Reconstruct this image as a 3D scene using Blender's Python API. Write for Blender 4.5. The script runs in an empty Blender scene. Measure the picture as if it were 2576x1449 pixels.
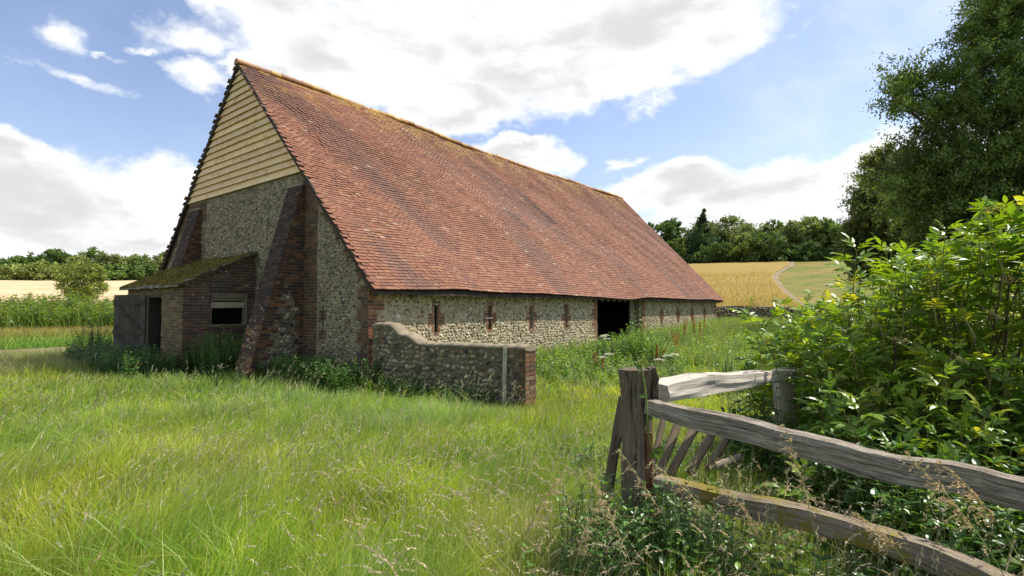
import bpy, math, random
import numpy as np
R = math.radians
rng = np.random.default_rng(11)
random.seed(5)
col = bpy.context.scene.collection
A = np.array

# ---------------------------------------------------------------- camera model (pixels of a 2576 x 1449 frame -> rays)
FP, CX, CY, EYE = 1318., 1288., 724.5, 1.65
PITCH = math.atan(47.5 / FP)
def ray(x, y):
    a = (x - CX) / FP; b = -(y - CY) / FP
    return A([a, math.cos(PITCH) - b * math.sin(PITCH), math.sin(PITCH) + b * math.cos(PITCH)])
def at(x, y, Y):
    d = ray(x, y); return A([0, 0, EYE]) + d * (Y / d[1])

# barn frame: origin C, long axis U, gable axis V
TH = R(37.935)
U = A([math.sin(TH), math.cos(TH), 0.]); V = A([-math.cos(TH), math.sin(TH), 0.])
C = A([-3.013, 11.0, 0.])
BROT = math.atan2(U[1], U[0])
def Wd(u, v, z=0.): return C + U * u + V * v + A([0, 0, z])

# sun
SUN_EL = R(55)
sh = .60 * (-V) + .80 * U; sh = sh / np.linalg.norm(sh)
SUN = A([sh[0] * math.cos(SUN_EL), sh[1] * math.cos(SUN_EL), math.sin(SUN_EL)])

# ---------------------------------------------------------------- small value noise
_perm = rng.random((64, 64))
def vnoise(x, y):
    x = np.asarray(x, float); y = np.asarray(y, float)
    xi = np.floor(x).astype(int); yi = np.floor(y).astype(int)
    fx = x - xi; fy = y - yi; fx = fx * fx * (3 - 2 * fx); fy = fy * fy * (3 - 2 * fy)
    g = lambda i, j: _perm[i % 64, j % 64]
    return (g(xi, yi) * (1 - fx) + g(xi + 1, yi) * fx) * (1 - fy) + (g(xi, yi + 1) * (1 - fx) + g(xi + 1, yi + 1) * fx) * fy
def fbm(x, y, o=3):
    s = 0; a = .5
    for k in range(o): s = s + a * vnoise(x * 2 ** k + 7 * k, y * 2 ** k + 3 * k); a *= .5
    return s / (1 - .5 ** o)

# ---------------------------------------------------------------- mesh builder
class MB:
    def __init__(s): s.v = []; s.f = []; s.c = []; s.g = []; s.m = []; s.n = 0; s.sm = []
    def add(s, v, f, c=(1, 1, 1), g=None, mat=0, smooth=False):
        v = np.asarray(v, float).reshape(-1, 3); f = np.asarray(f, np.int64)
        c = np.asarray(c, float)
        if c.ndim == 1: c = np.tile(c, (len(v), 1))
        s.v.append(v); s.f.append(f + s.n); s.c.append(c); s.g.append(v if g is None else np.asarray(g, float).reshape(-1, 3))
        s.m.append(np.full(len(f), mat)); s.sm.append(np.full(len(f), smooth)); s.n += len(v)
        return s
    def build(s, name, mats, parent=None, loc=None, off=None):
        v = np.concatenate(s.v); 
        if off is not None: v = v - np.asarray(off)
        c = np.concatenate(s.c); g = np.concatenate(s.g)
        me = bpy.data.meshes.new(name)
        me.vertices.add(len(v)); me.vertices.foreach_set('co', v.astype(np.float32).ravel())
        loops = np.concatenate([f.ravel() for f in s.f]); tot = np.concatenate([np.full(len(f), f.shape[1]) for f in s.f])
        st = np.concatenate([[0], np.cumsum(tot)[:-1]])
        me.loops.add(len(loops)); me.loops.foreach_set('vertex_index', loops.astype(np.int32))
        me.polygons.add(len(tot)); me.polygons.foreach_set('loop_start', st.astype(np.int32)); me.polygons.foreach_set('loop_total', tot.astype(np.int32))
        me.polygons.foreach_set('material_index', np.concatenate(s.m).astype(np.int32))
        me.polygons.foreach_set('use_smooth', np.concatenate(s.sm).astype(bool))
        me.update(calc_edges=True)
        a = me.attributes.new('Col', 'FLOAT_COLOR', 'POINT'); a.data.foreach_set('color', np.hstack([c, np.ones((len(c), 1))]).astype(np.float32).ravel())
        a = me.attributes.new('gc', 'FLOAT_VECTOR', 'POINT'); a.data.foreach_set('vector', g.astype(np.float32).ravel())
        for m in (mats if isinstance(mats, (list, tuple)) else [mats]): me.materials.append(m)
        o = bpy.data.objects.new(name, me); col.objects.link(o)
        if parent is not None: o.parent = parent
        if loc is not None: o.location = loc
        return o

QB = A([[0, 3, 2, 1], [4, 5, 6, 7], [0, 1, 5, 4], [1, 2, 6, 5], [2, 3, 7, 6], [3, 0, 4, 7]])
def box(mb, lo, hi, c=(1, 1, 1), mat=0, g=None):
    x0, y0, z0 = lo; x1, y1, z1 = hi
    mb.add([[x0, y0, z0], [x1, y0, z0], [x1, y1, z0], [x0, y1, z0], [x0, y0, z1], [x1, y0, z1], [x1, y1, z1], [x0, y1, z1]], QB, c, g=g, mat=mat)
def boxes(mb, cen, ax, c, mat=0):
    """many oriented boxes; cen (n,3), ax (n,3,3) half axes, c (n,3)"""
    sg = A([[-1, -1, -1], [1, -1, -1], [1, 1, -1], [-1, 1, -1], [-1, -1, 1], [1, -1, 1], [1, 1, 1], [-1, 1, 1]], float)
    v = cen[:, None, :] + np.einsum('kj,njd->nkd', sg, ax)
    n = len(cen); f = (QB[None] + 8 * np.arange(n)[:, None, None]).reshape(-1, 4)
    mb.add(v.reshape(-1, 3), f, np.repeat(c, 8, 0), mat=mat)
def prism(mb, poly, axis, a0, a1, c=(1, 1, 1), mat=0):
    """poly in the plane of the other two axes, extruded along axis between a0,a1 (convex, fan)"""
    poly = A(poly, float); n = len(poly)
    o = [i for i in range(3) if i != axis]
    vs = np.zeros((2 * n, 3))
    vs[:n, o[0]] = poly[:, 0]; vs[:n, o[1]] = poly[:, 1]; vs[:n, axis] = a0
    vs[n:] = vs[:n]; vs[n:, axis] = a1
    q = [[i, (i + 1) % n, n + (i + 1) % n, n + i] for i in range(n)]
    mb.add(vs, q, c, mat=mat)
    t = [[0, i + 1, i] for i in range(1, n - 1)] + [[n, n + i, n + i + 1] for i in range(1, n - 1)]
    mb.add(vs, t, c, mat=mat)
def sweep(mb, path, sec, up=(0, 0, 1), c=(1, 1, 1), mat=0, cap=True, smooth=True):
    """sec(i,t)-> (k,2) offsets (side, up)"""
    path = A(path, float); n = len(path); T = np.gradient(path, axis=0); T /= np.linalg.norm(T, axis=1)[:, None]
    V_ = []; G = []; L = np.concatenate([[0], np.cumsum(np.linalg.norm(np.diff(path, axis=0), axis=1))])
    for i in range(n):
        u = A(up, float); sd = np.cross(T[i], u); sd /= np.linalg.norm(sd); uu = np.cross(sd, T[i])
        s = A(sec(i, i / (n - 1)))
        V_.append(path[i] + s[:, :1] * sd + s[:, 1:] * uu); G.append(np.column_stack([np.full(len(s), L[i]), s]))
    k = len(s); v = np.concatenate(V_); g = np.concatenate(G)
    f = [[i * k + j, i * k + (j + 1) % k, (i + 1) * k + (j + 1) % k, (i + 1) * k + j] for i in range(n - 1) for j in range(k)]
    mb.add(v, f, c, g=g, mat=mat, smooth=smooth)
    if cap:
        for i, fl in ((0, 1), (n - 1, 0)):
            vv = np.vstack([v[i * k:(i + 1) * k], path[i]]); gg = np.vstack([g[i * k:(i + 1) * k], g[i * k]])
            t = [[j, (j + 1) % k, k] if fl else [(j + 1) % k, j, k] for j in range(k)]
            mb.add(vv, t, c, g=gg, mat=mat)
def tube(mb, path, r0, r1, k=6, c=(1, 1, 1), mat=0, cap=False):
    sec = lambda i, t: [((r0 + (r1 - r0) * t) * math.cos(a), (r0 + (r1 - r0) * t) * math.sin(a)) for a in np.arange(k) * 2 * math.pi / k]
    T = A(path[-1], float) - A(path[0], float); up = (0, 0, 1) if abs(T[2]) < .8 * np.linalg.norm(T) else (0.13, 1, 0)
    sweep(mb, path, sec, up=up, c=c, mat=mat, cap=cap)
def nrm(a): return a / np.maximum(np.linalg.norm(a, axis=-1, keepdims=True), 1e-9)
def leaves(mb, O, D, N, L, W, c, fold=.25, droop=.15, mat=0):
    n = len(O); D = nrm(D); S = nrm(np.cross(D, N)); N = np.cross(S, D)
    L = np.broadcast_to(L, n)[:, None]; W = np.broadcast_to(W, n)[:, None]
    p = lambda t, s, h: O + D * L * t + S * W * s + N * (W * h - L * droop * t * t)
    v = np.stack([p(0, 0, 0), p(.3, .45, fold * .5), p(.3, 0, 0), p(.3, -.45, fold * .5), p(.66, .38, fold * .4), p(.66, 0, 0), p(.66, -.38, fold * .4), p(1, 0, 0)], 1)
    t = A([[0, 1, 2], [0, 2, 3], [4, 7, 5], [5, 7, 6]]); q = A([[1, 4, 5, 2], [2, 5, 6, 3]])
    base = 8 * np.arange(n)[:, None, None]
    cc = np.repeat(c, 8, 0); vv = v.reshape(-1, 3)
    k0 = mb.n; mb.add(vv, (t[None] + base).reshape(-1, 3), cc, mat=mat)
    mb.f.append((q[None] + base).reshape(-1, 4) + k0); mb.m.append(np.full(2 * n, mat)); mb.sm.append(np.full(2 * n, False))
def quads(mb, O, D, S, c, mat=0):
    """diamond-ish leaf quads: centre O, half length D, half width S"""
    v = np.stack([O - D, O + S * 1. + D * .15, O + D, O - S * 1. + D * .1], 1); n = len(O)
    mb.add(v.reshape(-1, 3), (A([[0, 1, 2, 3]])[None] + 4 * np.arange(n)[:, None, None]).reshape(-1, 4), np.repeat(c, 4, 0), mat=mat)
def rdir(n): return nrm(rng.normal(size=(n, 3)))

def tag(o, label=None, cat=None, group=None, kind=None):
    if label: o['label'] = label
    if cat: o['category'] = cat
    if group: o['group'] = group
    if kind: o['kind'] = kind
    return o
def empty(name, loc, rz=0, **k):
    o = bpy.data.objects.new(name, None); col.objects.link(o); o.location = loc; o.rotation_euler[2] = rz; o.empty_display_size = .2
    return tag(o, **k)

# ---------------------------------------------------------------- materials
def newmat(name):
    m = bpy.data.materials.new(name); m.use_nodes = True; m.node_tree.nodes.clear(); return m, m.node_tree
class NT:
    def __init__(s, nt): s.nt = nt
    def n(s, t, **k):
        nd = s.nt.nodes.new(t)
        for a, b in k.items():
            if a.startswith('_'): setattr(nd, a[1:], b)
            else: s.set(nd.inputs[a.replace('__', ' ')], b)
        return nd
    def set(s, i, b):
        if isinstance(b, bpy.types.NodeSocket): s.nt.links.new(b, i)
        else: i.default_value = b
    def math(s, op, a, b=0., c=None, clamp=False):
        nd = s.nt.nodes.new('ShaderNodeMath'); nd.operation = op; nd.use_clamp = clamp
        s.set(nd.inputs[0], a); s.set(nd.inputs[1], b)
        if c is not None: s.set(nd.inputs[2], c)
        return nd.outputs[0]
    def vm(s, op, a, b=(0, 0, 0)):
        nd = s.nt.nodes.new('ShaderNodeVectorMath'); nd.operation = op; s.set(nd.inputs[0], a); s.set(nd.inputs[1], b); return nd.outputs[0]
    def ramp(s, f, lo, hi, a=0., b=1.):
        nd = s.nt.nodes.new('ShaderNodeMapRange'); nd.interpolation_type = 'SMOOTHSTEP'
        for i, x in enumerate((f, lo, hi, a, b)): s.set(nd.inputs[i], x)
        return nd.outputs[0]
    def mix(s, f, a, b, blend='MIX'):
        nd = s.nt.nodes.new('ShaderNodeMix'); nd.data_type = 'RGBA'; nd.blend_type = blend
        s.set(nd.inputs[0], f); s.set(nd.inputs[6], a if isinstance(a, bpy.types.NodeSocket) else (*a, 1)); s.set(nd.inputs[7], b if isinstance(b, bpy.types.NodeSocket) else (*b, 1))
        return nd.outputs[2]
    def noise(s, vec, scale, detail=4, rough=.55, dist=0):
        nd = s.n('ShaderNodeTexNoise', Scale=scale, Detail=detail, Roughness=rough, Distortion=dist)
        if vec is not None: s.set(nd.inputs['Vector'], vec)
        return nd.outputs['Fac']
    def out(s, sh, disp=None):
        o = s.nt.nodes.new('ShaderNodeOutputMaterial'); s.nt.links.new(sh, o.inputs[0])
def attr(t, name='Col', vec=False):
    a = t.n('ShaderNodeAttribute'); a.attribute_name = name; return a.outputs['Vector' if vec else 'Color']
def hsv(t, c, h=.5, s=1., v=1.):
    return t.n('ShaderNodeHueSaturation', Hue=h, Saturation=s, Value=v, Color=c).outputs[0]

def leaf_mat(name, trans=.4, rough=.45, spec=.4, vary=.35, tint=(1.25, 1.35, .55)):
    m, nt = newmat(name); t = NT(nt); c = attr(t)
    pos = t.n('ShaderNodeNewGeometry').outputs['Position']
    n = t.noise(pos, 1.7, 3)
    c2 = t.mix(1., c, t.n('ShaderNodeCombineColor', Red=t.ramp(n, .3, .7, 1 - vary, 1 + vary), Green=t.ramp(n, .3, .7, 1 - vary * .7, 1 + vary * .7), Blue=1.).outputs[0], 'MULTIPLY')
    b = t.n('ShaderNodeBsdfPrincipled', Base__Color=c2, Roughness=rough); b.inputs['Specular IOR Level'].default_value = spec
    tr = t.n('ShaderNodeBsdfTranslucent', Color=t.mix(1., c2, tint, 'MULTIPLY'))
    mx = t.n('ShaderNodeMixShader'); mx.inputs[0].default_value = trans; nt.links.new(b.outputs[0], mx.inputs[1]); nt.links.new(tr.outputs[0], mx.inputs[2])
    t.out(mx.outputs[0]); return m
def col_mat(name, rough=.85, nscale=8., namt=.25, bump=.3, bscale=40., spec=.25, dist=.01, grime=None):
    """vertex coloured surface with mottling, fine bump and optional grime (colour, scale, lo, hi)"""
    m, nt = newmat(name); t = NT(nt); c = attr(t); g = t.n('ShaderNodeTexCoord').outputs['Object']
    n = t.noise(g, nscale, 5, .6); k = t.ramp(n, .25, .75, 1 - namt, 1 + namt)
    c = t.mix(1., c, t.n('ShaderNodeCombineColor', Red=k, Green=k, Blue=k).outputs[0], 'MULTIPLY')
    for gr in (grime or []):
        gc, sc, lo, hi, am = gr
        c = t.mix(t.math('MULTIPLY', t.ramp(t.noise(g, sc, 5, .65, .4), lo, hi), am), c, gc)
    bn = t.n('ShaderNodeBump', Strength=bump, Distance=dist, Height=t.noise(g, bscale, 5, .65))
    b = t.n('ShaderNodeBsdfPrincipled', Base__Color=c, Roughness=rough, Normal=bn.outputs[0]); b.inputs['Specular IOR Level'].default_value = spec
    t.out(b.outputs[0]); return m
def wood_mat(name, c0, c1, dark=(.05, .035, .025), rough=.8, scale=(1.2, 28, 28), moss=None, bump=.6, spots=0.):
    m, nt = newmat(name); t = NT(nt); g = attr(t, 'gc', True); v = t.vm('MULTIPLY', g, scale)
    n = t.noise(v, 1.6, 6, .65, .6); n2 = t.noise(v, 5., 4, .7); big = t.noise(g, 3., 4, .6)
    c = t.mix(t.ramp(n, .3, .7), c0, c1); c = t.mix(t.ramp(n2, .56, .74, 0, .85), c, dark)
    c = t.mix(t.ramp(big, .5, .75, 0, .45), c, dark)
    if spots: c = t.mix(t.ramp(t.noise(g, 60., 3, .7), .62, .72, 0, spots), c, (.55, .52, .47))
    if moss: c = t.mix(t.ramp(t.noise(g, 5., 5, .7), moss[1], moss[1] + .12), c, moss[0])
    crk = t.ramp(t.math('ABSOLUTE', t.math('SUBTRACT', t.noise(t.vm('MULTIPLY', v, (.35, .30, .30)), 1.4, 3, .5, .3), .5)), .0, .012, 1., 0.)
    crk = t.math('MULTIPLY', crk, t.ramp(big, .46, .60)); c = t.mix(t.math('MULTIPLY', crk, .7), c, tuple(q * .5 for q in dark))
    kn = t.n('ShaderNodeTexVoronoi', Vector=t.vm('MULTIPLY', g, (1.1, 4, 4)), Scale=1.6); c = t.mix(t.ramp(kn.outputs['Distance'], .06, .14, .8, 0.), c, dark)
    c = t.mix(1., c, attr(t), 'MULTIPLY')
    bn = t.n('ShaderNodeBump', Strength=bump, Distance=.012, Height=t.math('SUBTRACT', t.math('SUBTRACT', n, t.math('MULTIPLY', n2, .6)), t.math('MULTIPLY', crk, 1.2)))
    b = t.n('ShaderNodeBsdfPrincipled', Base__Color=c, Roughness=rough, Normal=bn.outputs[0]); b.inputs['Specular IOR Level'].default_value = .3
    t.out(b.outputs[0]); return m
def ground_mat(name, cols, sc=(.3, 2.5, 40.), aniso=(1, 1, 1), bump=.5):
    m, nt = newmat(name); t = NT(nt); g = t.vm('MULTIPLY', t.n('ShaderNodeNewGeometry').outputs['Position'], aniso)
    c = t.mix(t.ramp(t.noise(g, sc[0], 5), .38, .62), cols[0], cols[1]); c = t.mix(t.ramp(t.noise(g, sc[1], 5, .65), .42, .68), c, cols[2])
    n3 = t.noise(g, sc[2], 4, .7); k = t.ramp(n3, .25, .75, .72, 1.25); c = t.mix(1., c, t.n('ShaderNodeCombineColor', Red=k, Green=k, Blue=k).outputs[0], 'MULTIPLY')
    bn = t.n('ShaderNodeBump', Strength=bump, Distance=.08, Height=n3)
    b = t.n('ShaderNodeBsdfPrincipled', Base__Color=c, Roughness=.95, Normal=bn.outputs[0]); b.inputs['Specular IOR Level'].default_value = .1
    t.out(b.outputs[0]); return m

M = {}
M['grass'] = leaf_mat('grass_blades', .5, .6, .15, .22)
M['leaf'] = leaf_mat('elder_leaves', .45, .33, .5, .3, (1.45, 1.3, .35))
M['tree'] = leaf_mat('tree_leaves', .3, .5, .3, .3)
M['dry'] = leaf_mat('dry_seed', .35, .7, .2, .15, (1, .95, .8))
M['stalk'] = col_mat('stalk', .7, 20, .2, .1)
M['mortar'] = col_mat('lime_mortar', .95, 3., .3, .6, 60., grime=[((.10, .10, .055), 1.1, .5, .75, .7)])
M['flint'] = col_mat('flint_stone', .6, 14., .4, .5, 70., spec=.35, grime=[((.10, .095, .045), 1.3, .52, .72, .55)])
M['brick'] = col_mat('old_brick', .9, 16., .3, .7, 90., grime=[((.07, .055, .04), 2.2, .5, .72, .75), ((.16, .15, .07), 4., .6, .75, .5)])
M['tile'] = col_mat('clay_tile', .8, 30., .25, .4, 90., spec=.3)
M['moss_roof'] = col_mat('mossy_tile', .95, 6., .4, 1., 25., dist=.04, grime=[((.12, .075, .02), 2.0, .5, .7, .8), ((.05, .04, .02), 5., .58, .75, .6)])
M['cream'] = wood_mat('cream_weatherboard', (.92, .62, .31), (.97, .77, .47), (.52, .28, .09), .75, (1.0, 14, 14), bump=.3)
M['darkwood'] = wood_mat('dark_weathered_timber', (.075, .06, .045), (.15, .12, .09), (.02, .016, .012))
M['doorwood'] = wood_mat('grey_brown_boards', (.10, .085, .065), (.17, .145, .11), (.035, .03, .022))
M['greywood'] = wood_mat('silver_oak', (.36, .32, .27), (.60, .56, .49), (.10, .08, .06), spots=.35, scale=(1.6, 45, 45))
M['rail'] = wood_mat('lichened_oak', (.155, .115, .075), (.62, .545, .43), (.035, .026, .019), scale=(2.6, 62, 62), spots=.85, bump=1.6)
M['mossrail'] = wood_mat('mossy_oak', (.15, .11, .075), (.40, .33, .24), (.03, .022, .016), scale=(2.4, 58, 58), moss=((.24, .19, .03), .46), spots=.4, bump=1.)
M['post'] = wood_mat('post_oak', (.12, .09, .06), (.27, .21, .15), (.02, .015, .011), scale=(1.8, 42, 42), bump=1.2)
M['split'] = wood_mat('split_heartwood', (.13, .06, .03), (.26, .12, .055), (.04, .022, .015))
M['bark'] = col_mat('bark', .95, 5., .4, .9, 20., dist=.03)
M['inside'] = col_mat('earth_floor', .95)
M['ground'] = ground_mat('meadow_soil', [(.055, .085, .018), (.09, .125, .03), (.12, .125, .045)])
M['stubble'] = ground_mat('cut_stubble', [(.58, .43, .25), (.50, .36, .19), (.63, .50, .32)], (.05, .35, 9.), (1, 1.6, 1))
M['barley'] = ground_mat('ripe_barley', [(.33, .23, .07), (.29, .20, .05), (.26, .21, .07)], (.05, .3, 12.), (1, 1.8, 1))
M['pasture'] = ground_mat('pasture', [(.18, .18, .045), (.28, .20, .07), (.10, .14, .03)], (.07, .4, 6.), (1, 2., 1))
M['path'] = ground_mat('chalk_path', [(.26, .21, .13), (.32, .26, .17), (.20, .17, .09)], (.5, 3., 20.))

# ---------------------------------------------------------------- terrain
_az = A([-180, -100, -60, -44, -33, -15, 8, 19, 32, 60, 100, 180.])
_rc = A([300, 300, 270, 250, 250, 240, 170, 152, 148, 150, 250, 300.])
_zc = A([14, 12, 10.2, 10.8, 12.6, 13, 13.2, 13.2, 12.8, 12.5, 12, 14.])
def terr(x, y):
    x = np.asarray(x, float); y = np.asarray(y, float); r = np.hypot(x, y); az = np.degrees(np.arctan2(x, y))
    rc = np.interp(az, _az, _rc); zc = np.interp(az, _az, _zc)
    t = np.clip((r - 46) / (rc - 46), 0, 1); s = t * (.80 + .55 * t - .35 * t * t)
    z = zc * s + np.where(r > rc, (r - rc) * -.01, 0) * np.clip(r / rc - 1, 0, 1)
    return z + np.where(r < 46, (fbm(x * .35, y * .35) - .5) * .10 * np.clip(r / 3, 0, 1), 0) + np.clip((r - 46) / 60, 0, 1) * (fbm(x * .02 + 5, y * .02) - .5) * 1.6
def sheet(name, fr, fa, nr, na, off, mat, label, cat, power=1.):
    t = np.linspace(0, 1, nr) ** power; s = np.linspace(0, 1, na); TT, SS = np.meshgrid(t, s, indexing='ij')
    r = fr(TT, SS); az = np.radians(fa(TT, SS)); x = r * np.sin(az); y = r * np.cos(az); z = terr(x, y) + off
    v = np.stack([x, y, z], -1).reshape(-1, 3)
    i = (np.arange(nr - 1)[:, None] * na + np.arange(na - 1)[None]).ravel()
    mb = MB(); mb.add(v, np.stack([i, i + 1, i + na + 1, i + na], 1), smooth=True)
    return tag(mb.build(name, mat), label, cat, kind='structure')
sheet('ground', lambda t, s: .05 + 4200 * t ** 3.2, lambda t, s: -180 + 360 * s, 260, 241, 0., M['ground'], 'green meadow ground running out to the low hills', 'ground')
def crop(r, d=0): return r
sheet('stubble_field', lambda t, s: 62 + t * 186, lambda t, s: -78 + 66 * s, 60, 60, .25, M['stubble'], 'pale cream harvested field sloping up on the left', 'field')
def on_terr(px, py):
    d = ray(px, py); t = 10.
    for _ in range(400):
        P = A([0, 0, EYE]) + d * t
        if P[2] < terr(P[0], P[1]) + .3: break
        t += .6
    return P
ppx = [(2035, 776), (2008, 763), (1985, 742), (1965, 723), (1952, 705), (1950, 694), (1958, 685), (1972, 677), (1990, 668)]
pp = [on_terr(*q) for q in ppx]
pr = A([math.hypot(p[0], p[1]) for p in pp]); pa = A([math.degrees(math.atan2(p[0], p[1])) for p in pp])
o_ = np.argsort(pr); pr = pr[o_]; pa = pa[o_]
paz = lambda r: np.interp(r, pr, pa)
RB0, RB1 = 52., 150.
sheet('barley_field', lambda t, s: RB0 + t * (RB1 - RB0), lambda t, s: 5 + s * (paz(RB0 + t * (RB1 - RB0)) - .2 - 5), 70, 40, .35, M['barley'], 'ripe golden barley field rising left of the footpath', 'field')
sheet('pasture', lambda t, s: RB0 + t * (RB1 - RB0), lambda t, s: paz(RB0 + t * (RB1 - RB0)) + .2 + s * 40, 70, 40, .2, M['pasture'], 'rough green and straw pasture right of the footpath', 'field')
sheet('footpath', lambda t, s: RB0 + t * (RB1 - RB0), lambda t, s: paz(RB0 + t * (RB1 - RB0)) + (s - .5) * .55, 90, 5, .27, M['path'], 'narrow pale footpath curving up beside the golden field', 'path')
sheet('track', lambda t, s: 23.2 + s * 3.0 + 1.6 * t, lambda t, s: -62 + 26 * t, 40, 6, .03, M['path'], 'pale chalk track crossing the grass at far left', 'track')

# ---------------------------------------------------------------- masonry helpers
ico_v = None
def _dome(k):
    """half pebble template"""
    v = [(0, 0, 1)]; 
    for ring, (r, z) in enumerate(((.5, .86), (.85, .5), (1., 0.))):
        n = 7
        for j in range(n): a = 2 * math.pi * (j + .5 * ring) / n; v.append((r * math.cos(a), r * math.sin(a), z))
    f = [[0, 1 + j, 1 + (j + 1) % 7] for j in range(7)]
    for ring in range(2):
        b = 1 + 7 * ring
        for j in range(7):
            p, q, r_, s_ = b + j, b + (j + 1) % 7, b + 7 + j, b + 7 + (j + 1) % 7
            f += [[p, r_, q], [q, r_, s_]]
    return A(v, float), A(f)
DV, DF = _dome(0)
FLC = A([[.46, .42, .33], [.40, .34, .23], [.32, .28, .19], [.20, .18, .14], [.10, .09, .075], [.28, .19, .10], [.56, .52, .44], [.44, .36, .22]])
WSIDE = [.2, .22, .16, .07, .03, .08, .1, .14]; WGAB = [.18, .2, .18, .15, .08, .08, .09, .04]
def flints(mb, O, Ea, Ez, N, a0, a1, z0, z1, ok, mat, sa=.115, sz=.09, wts=None, bright=1., prot=1.):
    """pebbles over plane O + a*Ea + z*Ez, normal N, where ok(a,z)"""
    na = int((a1 - a0) / sa); nz = int((z1 - z0) / sz)
    if na < 1 or nz < 1: return
    aa, zz = np.meshgrid(np.arange(na), np.arange(nz)); zz = zz.ravel(); aa = aa.ravel() + .5 * (zz % 2)
    n = len(aa); a = a0 + (aa + .5 + rng.uniform(-.32, .32, n)) * sa; z = z0 + (zz + .5 + rng.uniform(-.3, .3, n)) * sz
    k = ok(a, z); a = a[k]; z = z[k]; n = len(a)
    if n == 0: return
    ra = sa * rng.uniform(.3, .62, n); rz = sz * rng.uniform(.3, .56, n); d = rng.uniform(.012, .034, n) * prot
    an = rng.normal(0, .35, n); Vt = DV[None] * (1 + rng.normal(0, .22, (n, len(DV), 1))); Vt[:, :, 2] = np.minimum(Vt[:, :, 2], .72)
    x = Vt[:, :, 0] * ra[:, None]; y = Vt[:, :, 1] * rz[:, None]
    X = x * np.cos(an)[:, None] - y * np.sin(an)[:, None]; Y = x * np.sin(an)[:, None] + y * np.cos(an)[:, None]
    D_ = DV[None, :, 2] * d[:, None] - .004 + rng.normal(0, .003, (n, len(DV)))
    P = O + (a[:, None] + X)[..., None] * Ea + (z[:, None] + Y)[..., None] * Ez + D_[..., None] * N
    c = FLC[rng.choice(len(FLC), n, p=wts)] * rng.uniform(.75, 1.2, (n, 1)) * bright * (A([1.08, 1.0, .84]) if bright < .8 else A([1.05, 1.0, .90]))
    f = (DF[None] + len(DV) * np.arange(n)[:, None, None]).reshape(-1, 3)
    if np.dot(np.cross(Ea, Ez), N) < 0: f = f[:, ::-1]
    mb.add(P.reshape(-1, 3), f, np.repeat(c, len(DV), 0), mat=mat, smooth=True)
BRC = A([[.29, .125, .065], [.25, .11, .065], [.33, .165, .08], [.21, .09, .06], [.16, .085, .06], [.32, .20, .12]])
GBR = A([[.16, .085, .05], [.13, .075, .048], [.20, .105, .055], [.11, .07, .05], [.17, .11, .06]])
def bricks(mb, O, Ea, Ez, N, a0, a1, z0, z1, zone, mat, pal=BRC, bright=1., course=.075, proud=.010):
    cen = []; ax = []; cc = []; k = 0; z = z0
    while z < z1 - .02:
        zc = z + course / 2; s = np.arange(a0, a1 + .001, .02); zn = zone(s, np.full_like(s, zc)); i = 0
        while i < len(s):
            if not zn[i]: i += 1; continue
            j = i
            while j + 1 < len(s) and zn[j + 1]: j += 1
            lo, hi = s[i], s[j] + .01
            x = lo - (.11 if k % 2 else 0)
            while x < hi - .02:
                L = .225 if (k % 4 or rng.random() < .5) else .112
                b0, b1 = max(x, lo), min(x + L - .011, hi)
                if b1 - b0 > .03:
                    p = proud + rng.normal(0, .0025)
                    cen.append(O + Ea * (b0 + b1) / 2 + Ez * zc + N * (p - .02)); ax.append([Ea * (b1 - b0) / 2, Ez * (course / 2 - .006), N * .02])
                    cc.append(pal[rng.integers(len(pal))] * rng.uniform(.7, 1.15) * bright)
                x += L
            i = j + 1
        z += course; k += 1
    if cen: boxes(mb, A(cen), A(ax), A(cc), mat)
X_, Y_, Z_ = A([1., 0, 0]), A([0, 1., 0]), A([0, 0, 1.])
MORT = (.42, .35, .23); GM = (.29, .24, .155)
def wall_holes(mb, a0, a1, z0, z1, holes, Pt, t, c=MORT, mat=0, top=None):
    """wall slab with real openings; Pt(a,z,d) gives the point at depth d"""
    av = sorted({a0, a1, *[h[0] for h in holes], *[h[1] for h in holes]}); zv = sorted({z0, z1, *[h[2] for h in holes], *[h[3] for h in holes]})
    q = []
    for i in range(len(av) - 1):
        for j in range(len(zv) - 1):
            am, zm = (av[i] + av[i + 1]) / 2, (zv[j] + zv[j + 1]) / 2
            if any(h[0] < am < h[1] and h[2] < zm < h[3] for h in holes): continue
            for d in (0, t): q.append([Pt(av[i], zv[j], d), Pt(av[i + 1], zv[j], d), Pt(av[i + 1], zv[j + 1], d), Pt(av[i], zv[j + 1], d)])
    for (h0, h1, y0, y1) in list(holes) + [(a0, a1, z0, z1)]:
        for (p, r_) in (((h0, y0), (h1, y0)), ((h1, y0), (h1, y1)), ((h1, y1), (h0, y1)), ((h0, y1), (h0, y0))):
            q.append([Pt(*p, 0), Pt(*r_, 0), Pt(*r_, t), Pt(*p, t)])
    q = A(q, float); mb.add(q.reshape(-1, 3), np.arange(len(q) * 4).reshape(-1, 4), c, mat=mat)

# ================================================================ BARN
LEN, HV = 23.75, 5.95
EZ, EV, SL = 2.04, -.32, 1.047                     # eave height, overhang, roof slope
def roof_z(v):
    vv = np.where(np.asarray(v) > HV, 2 * HV - v, v); return EZ + (vv - EV) * SL
barn = empty('barn', C, BROT, label='long old flint and brick barn with a steep red clay tile roof', cat='barn')
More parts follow.
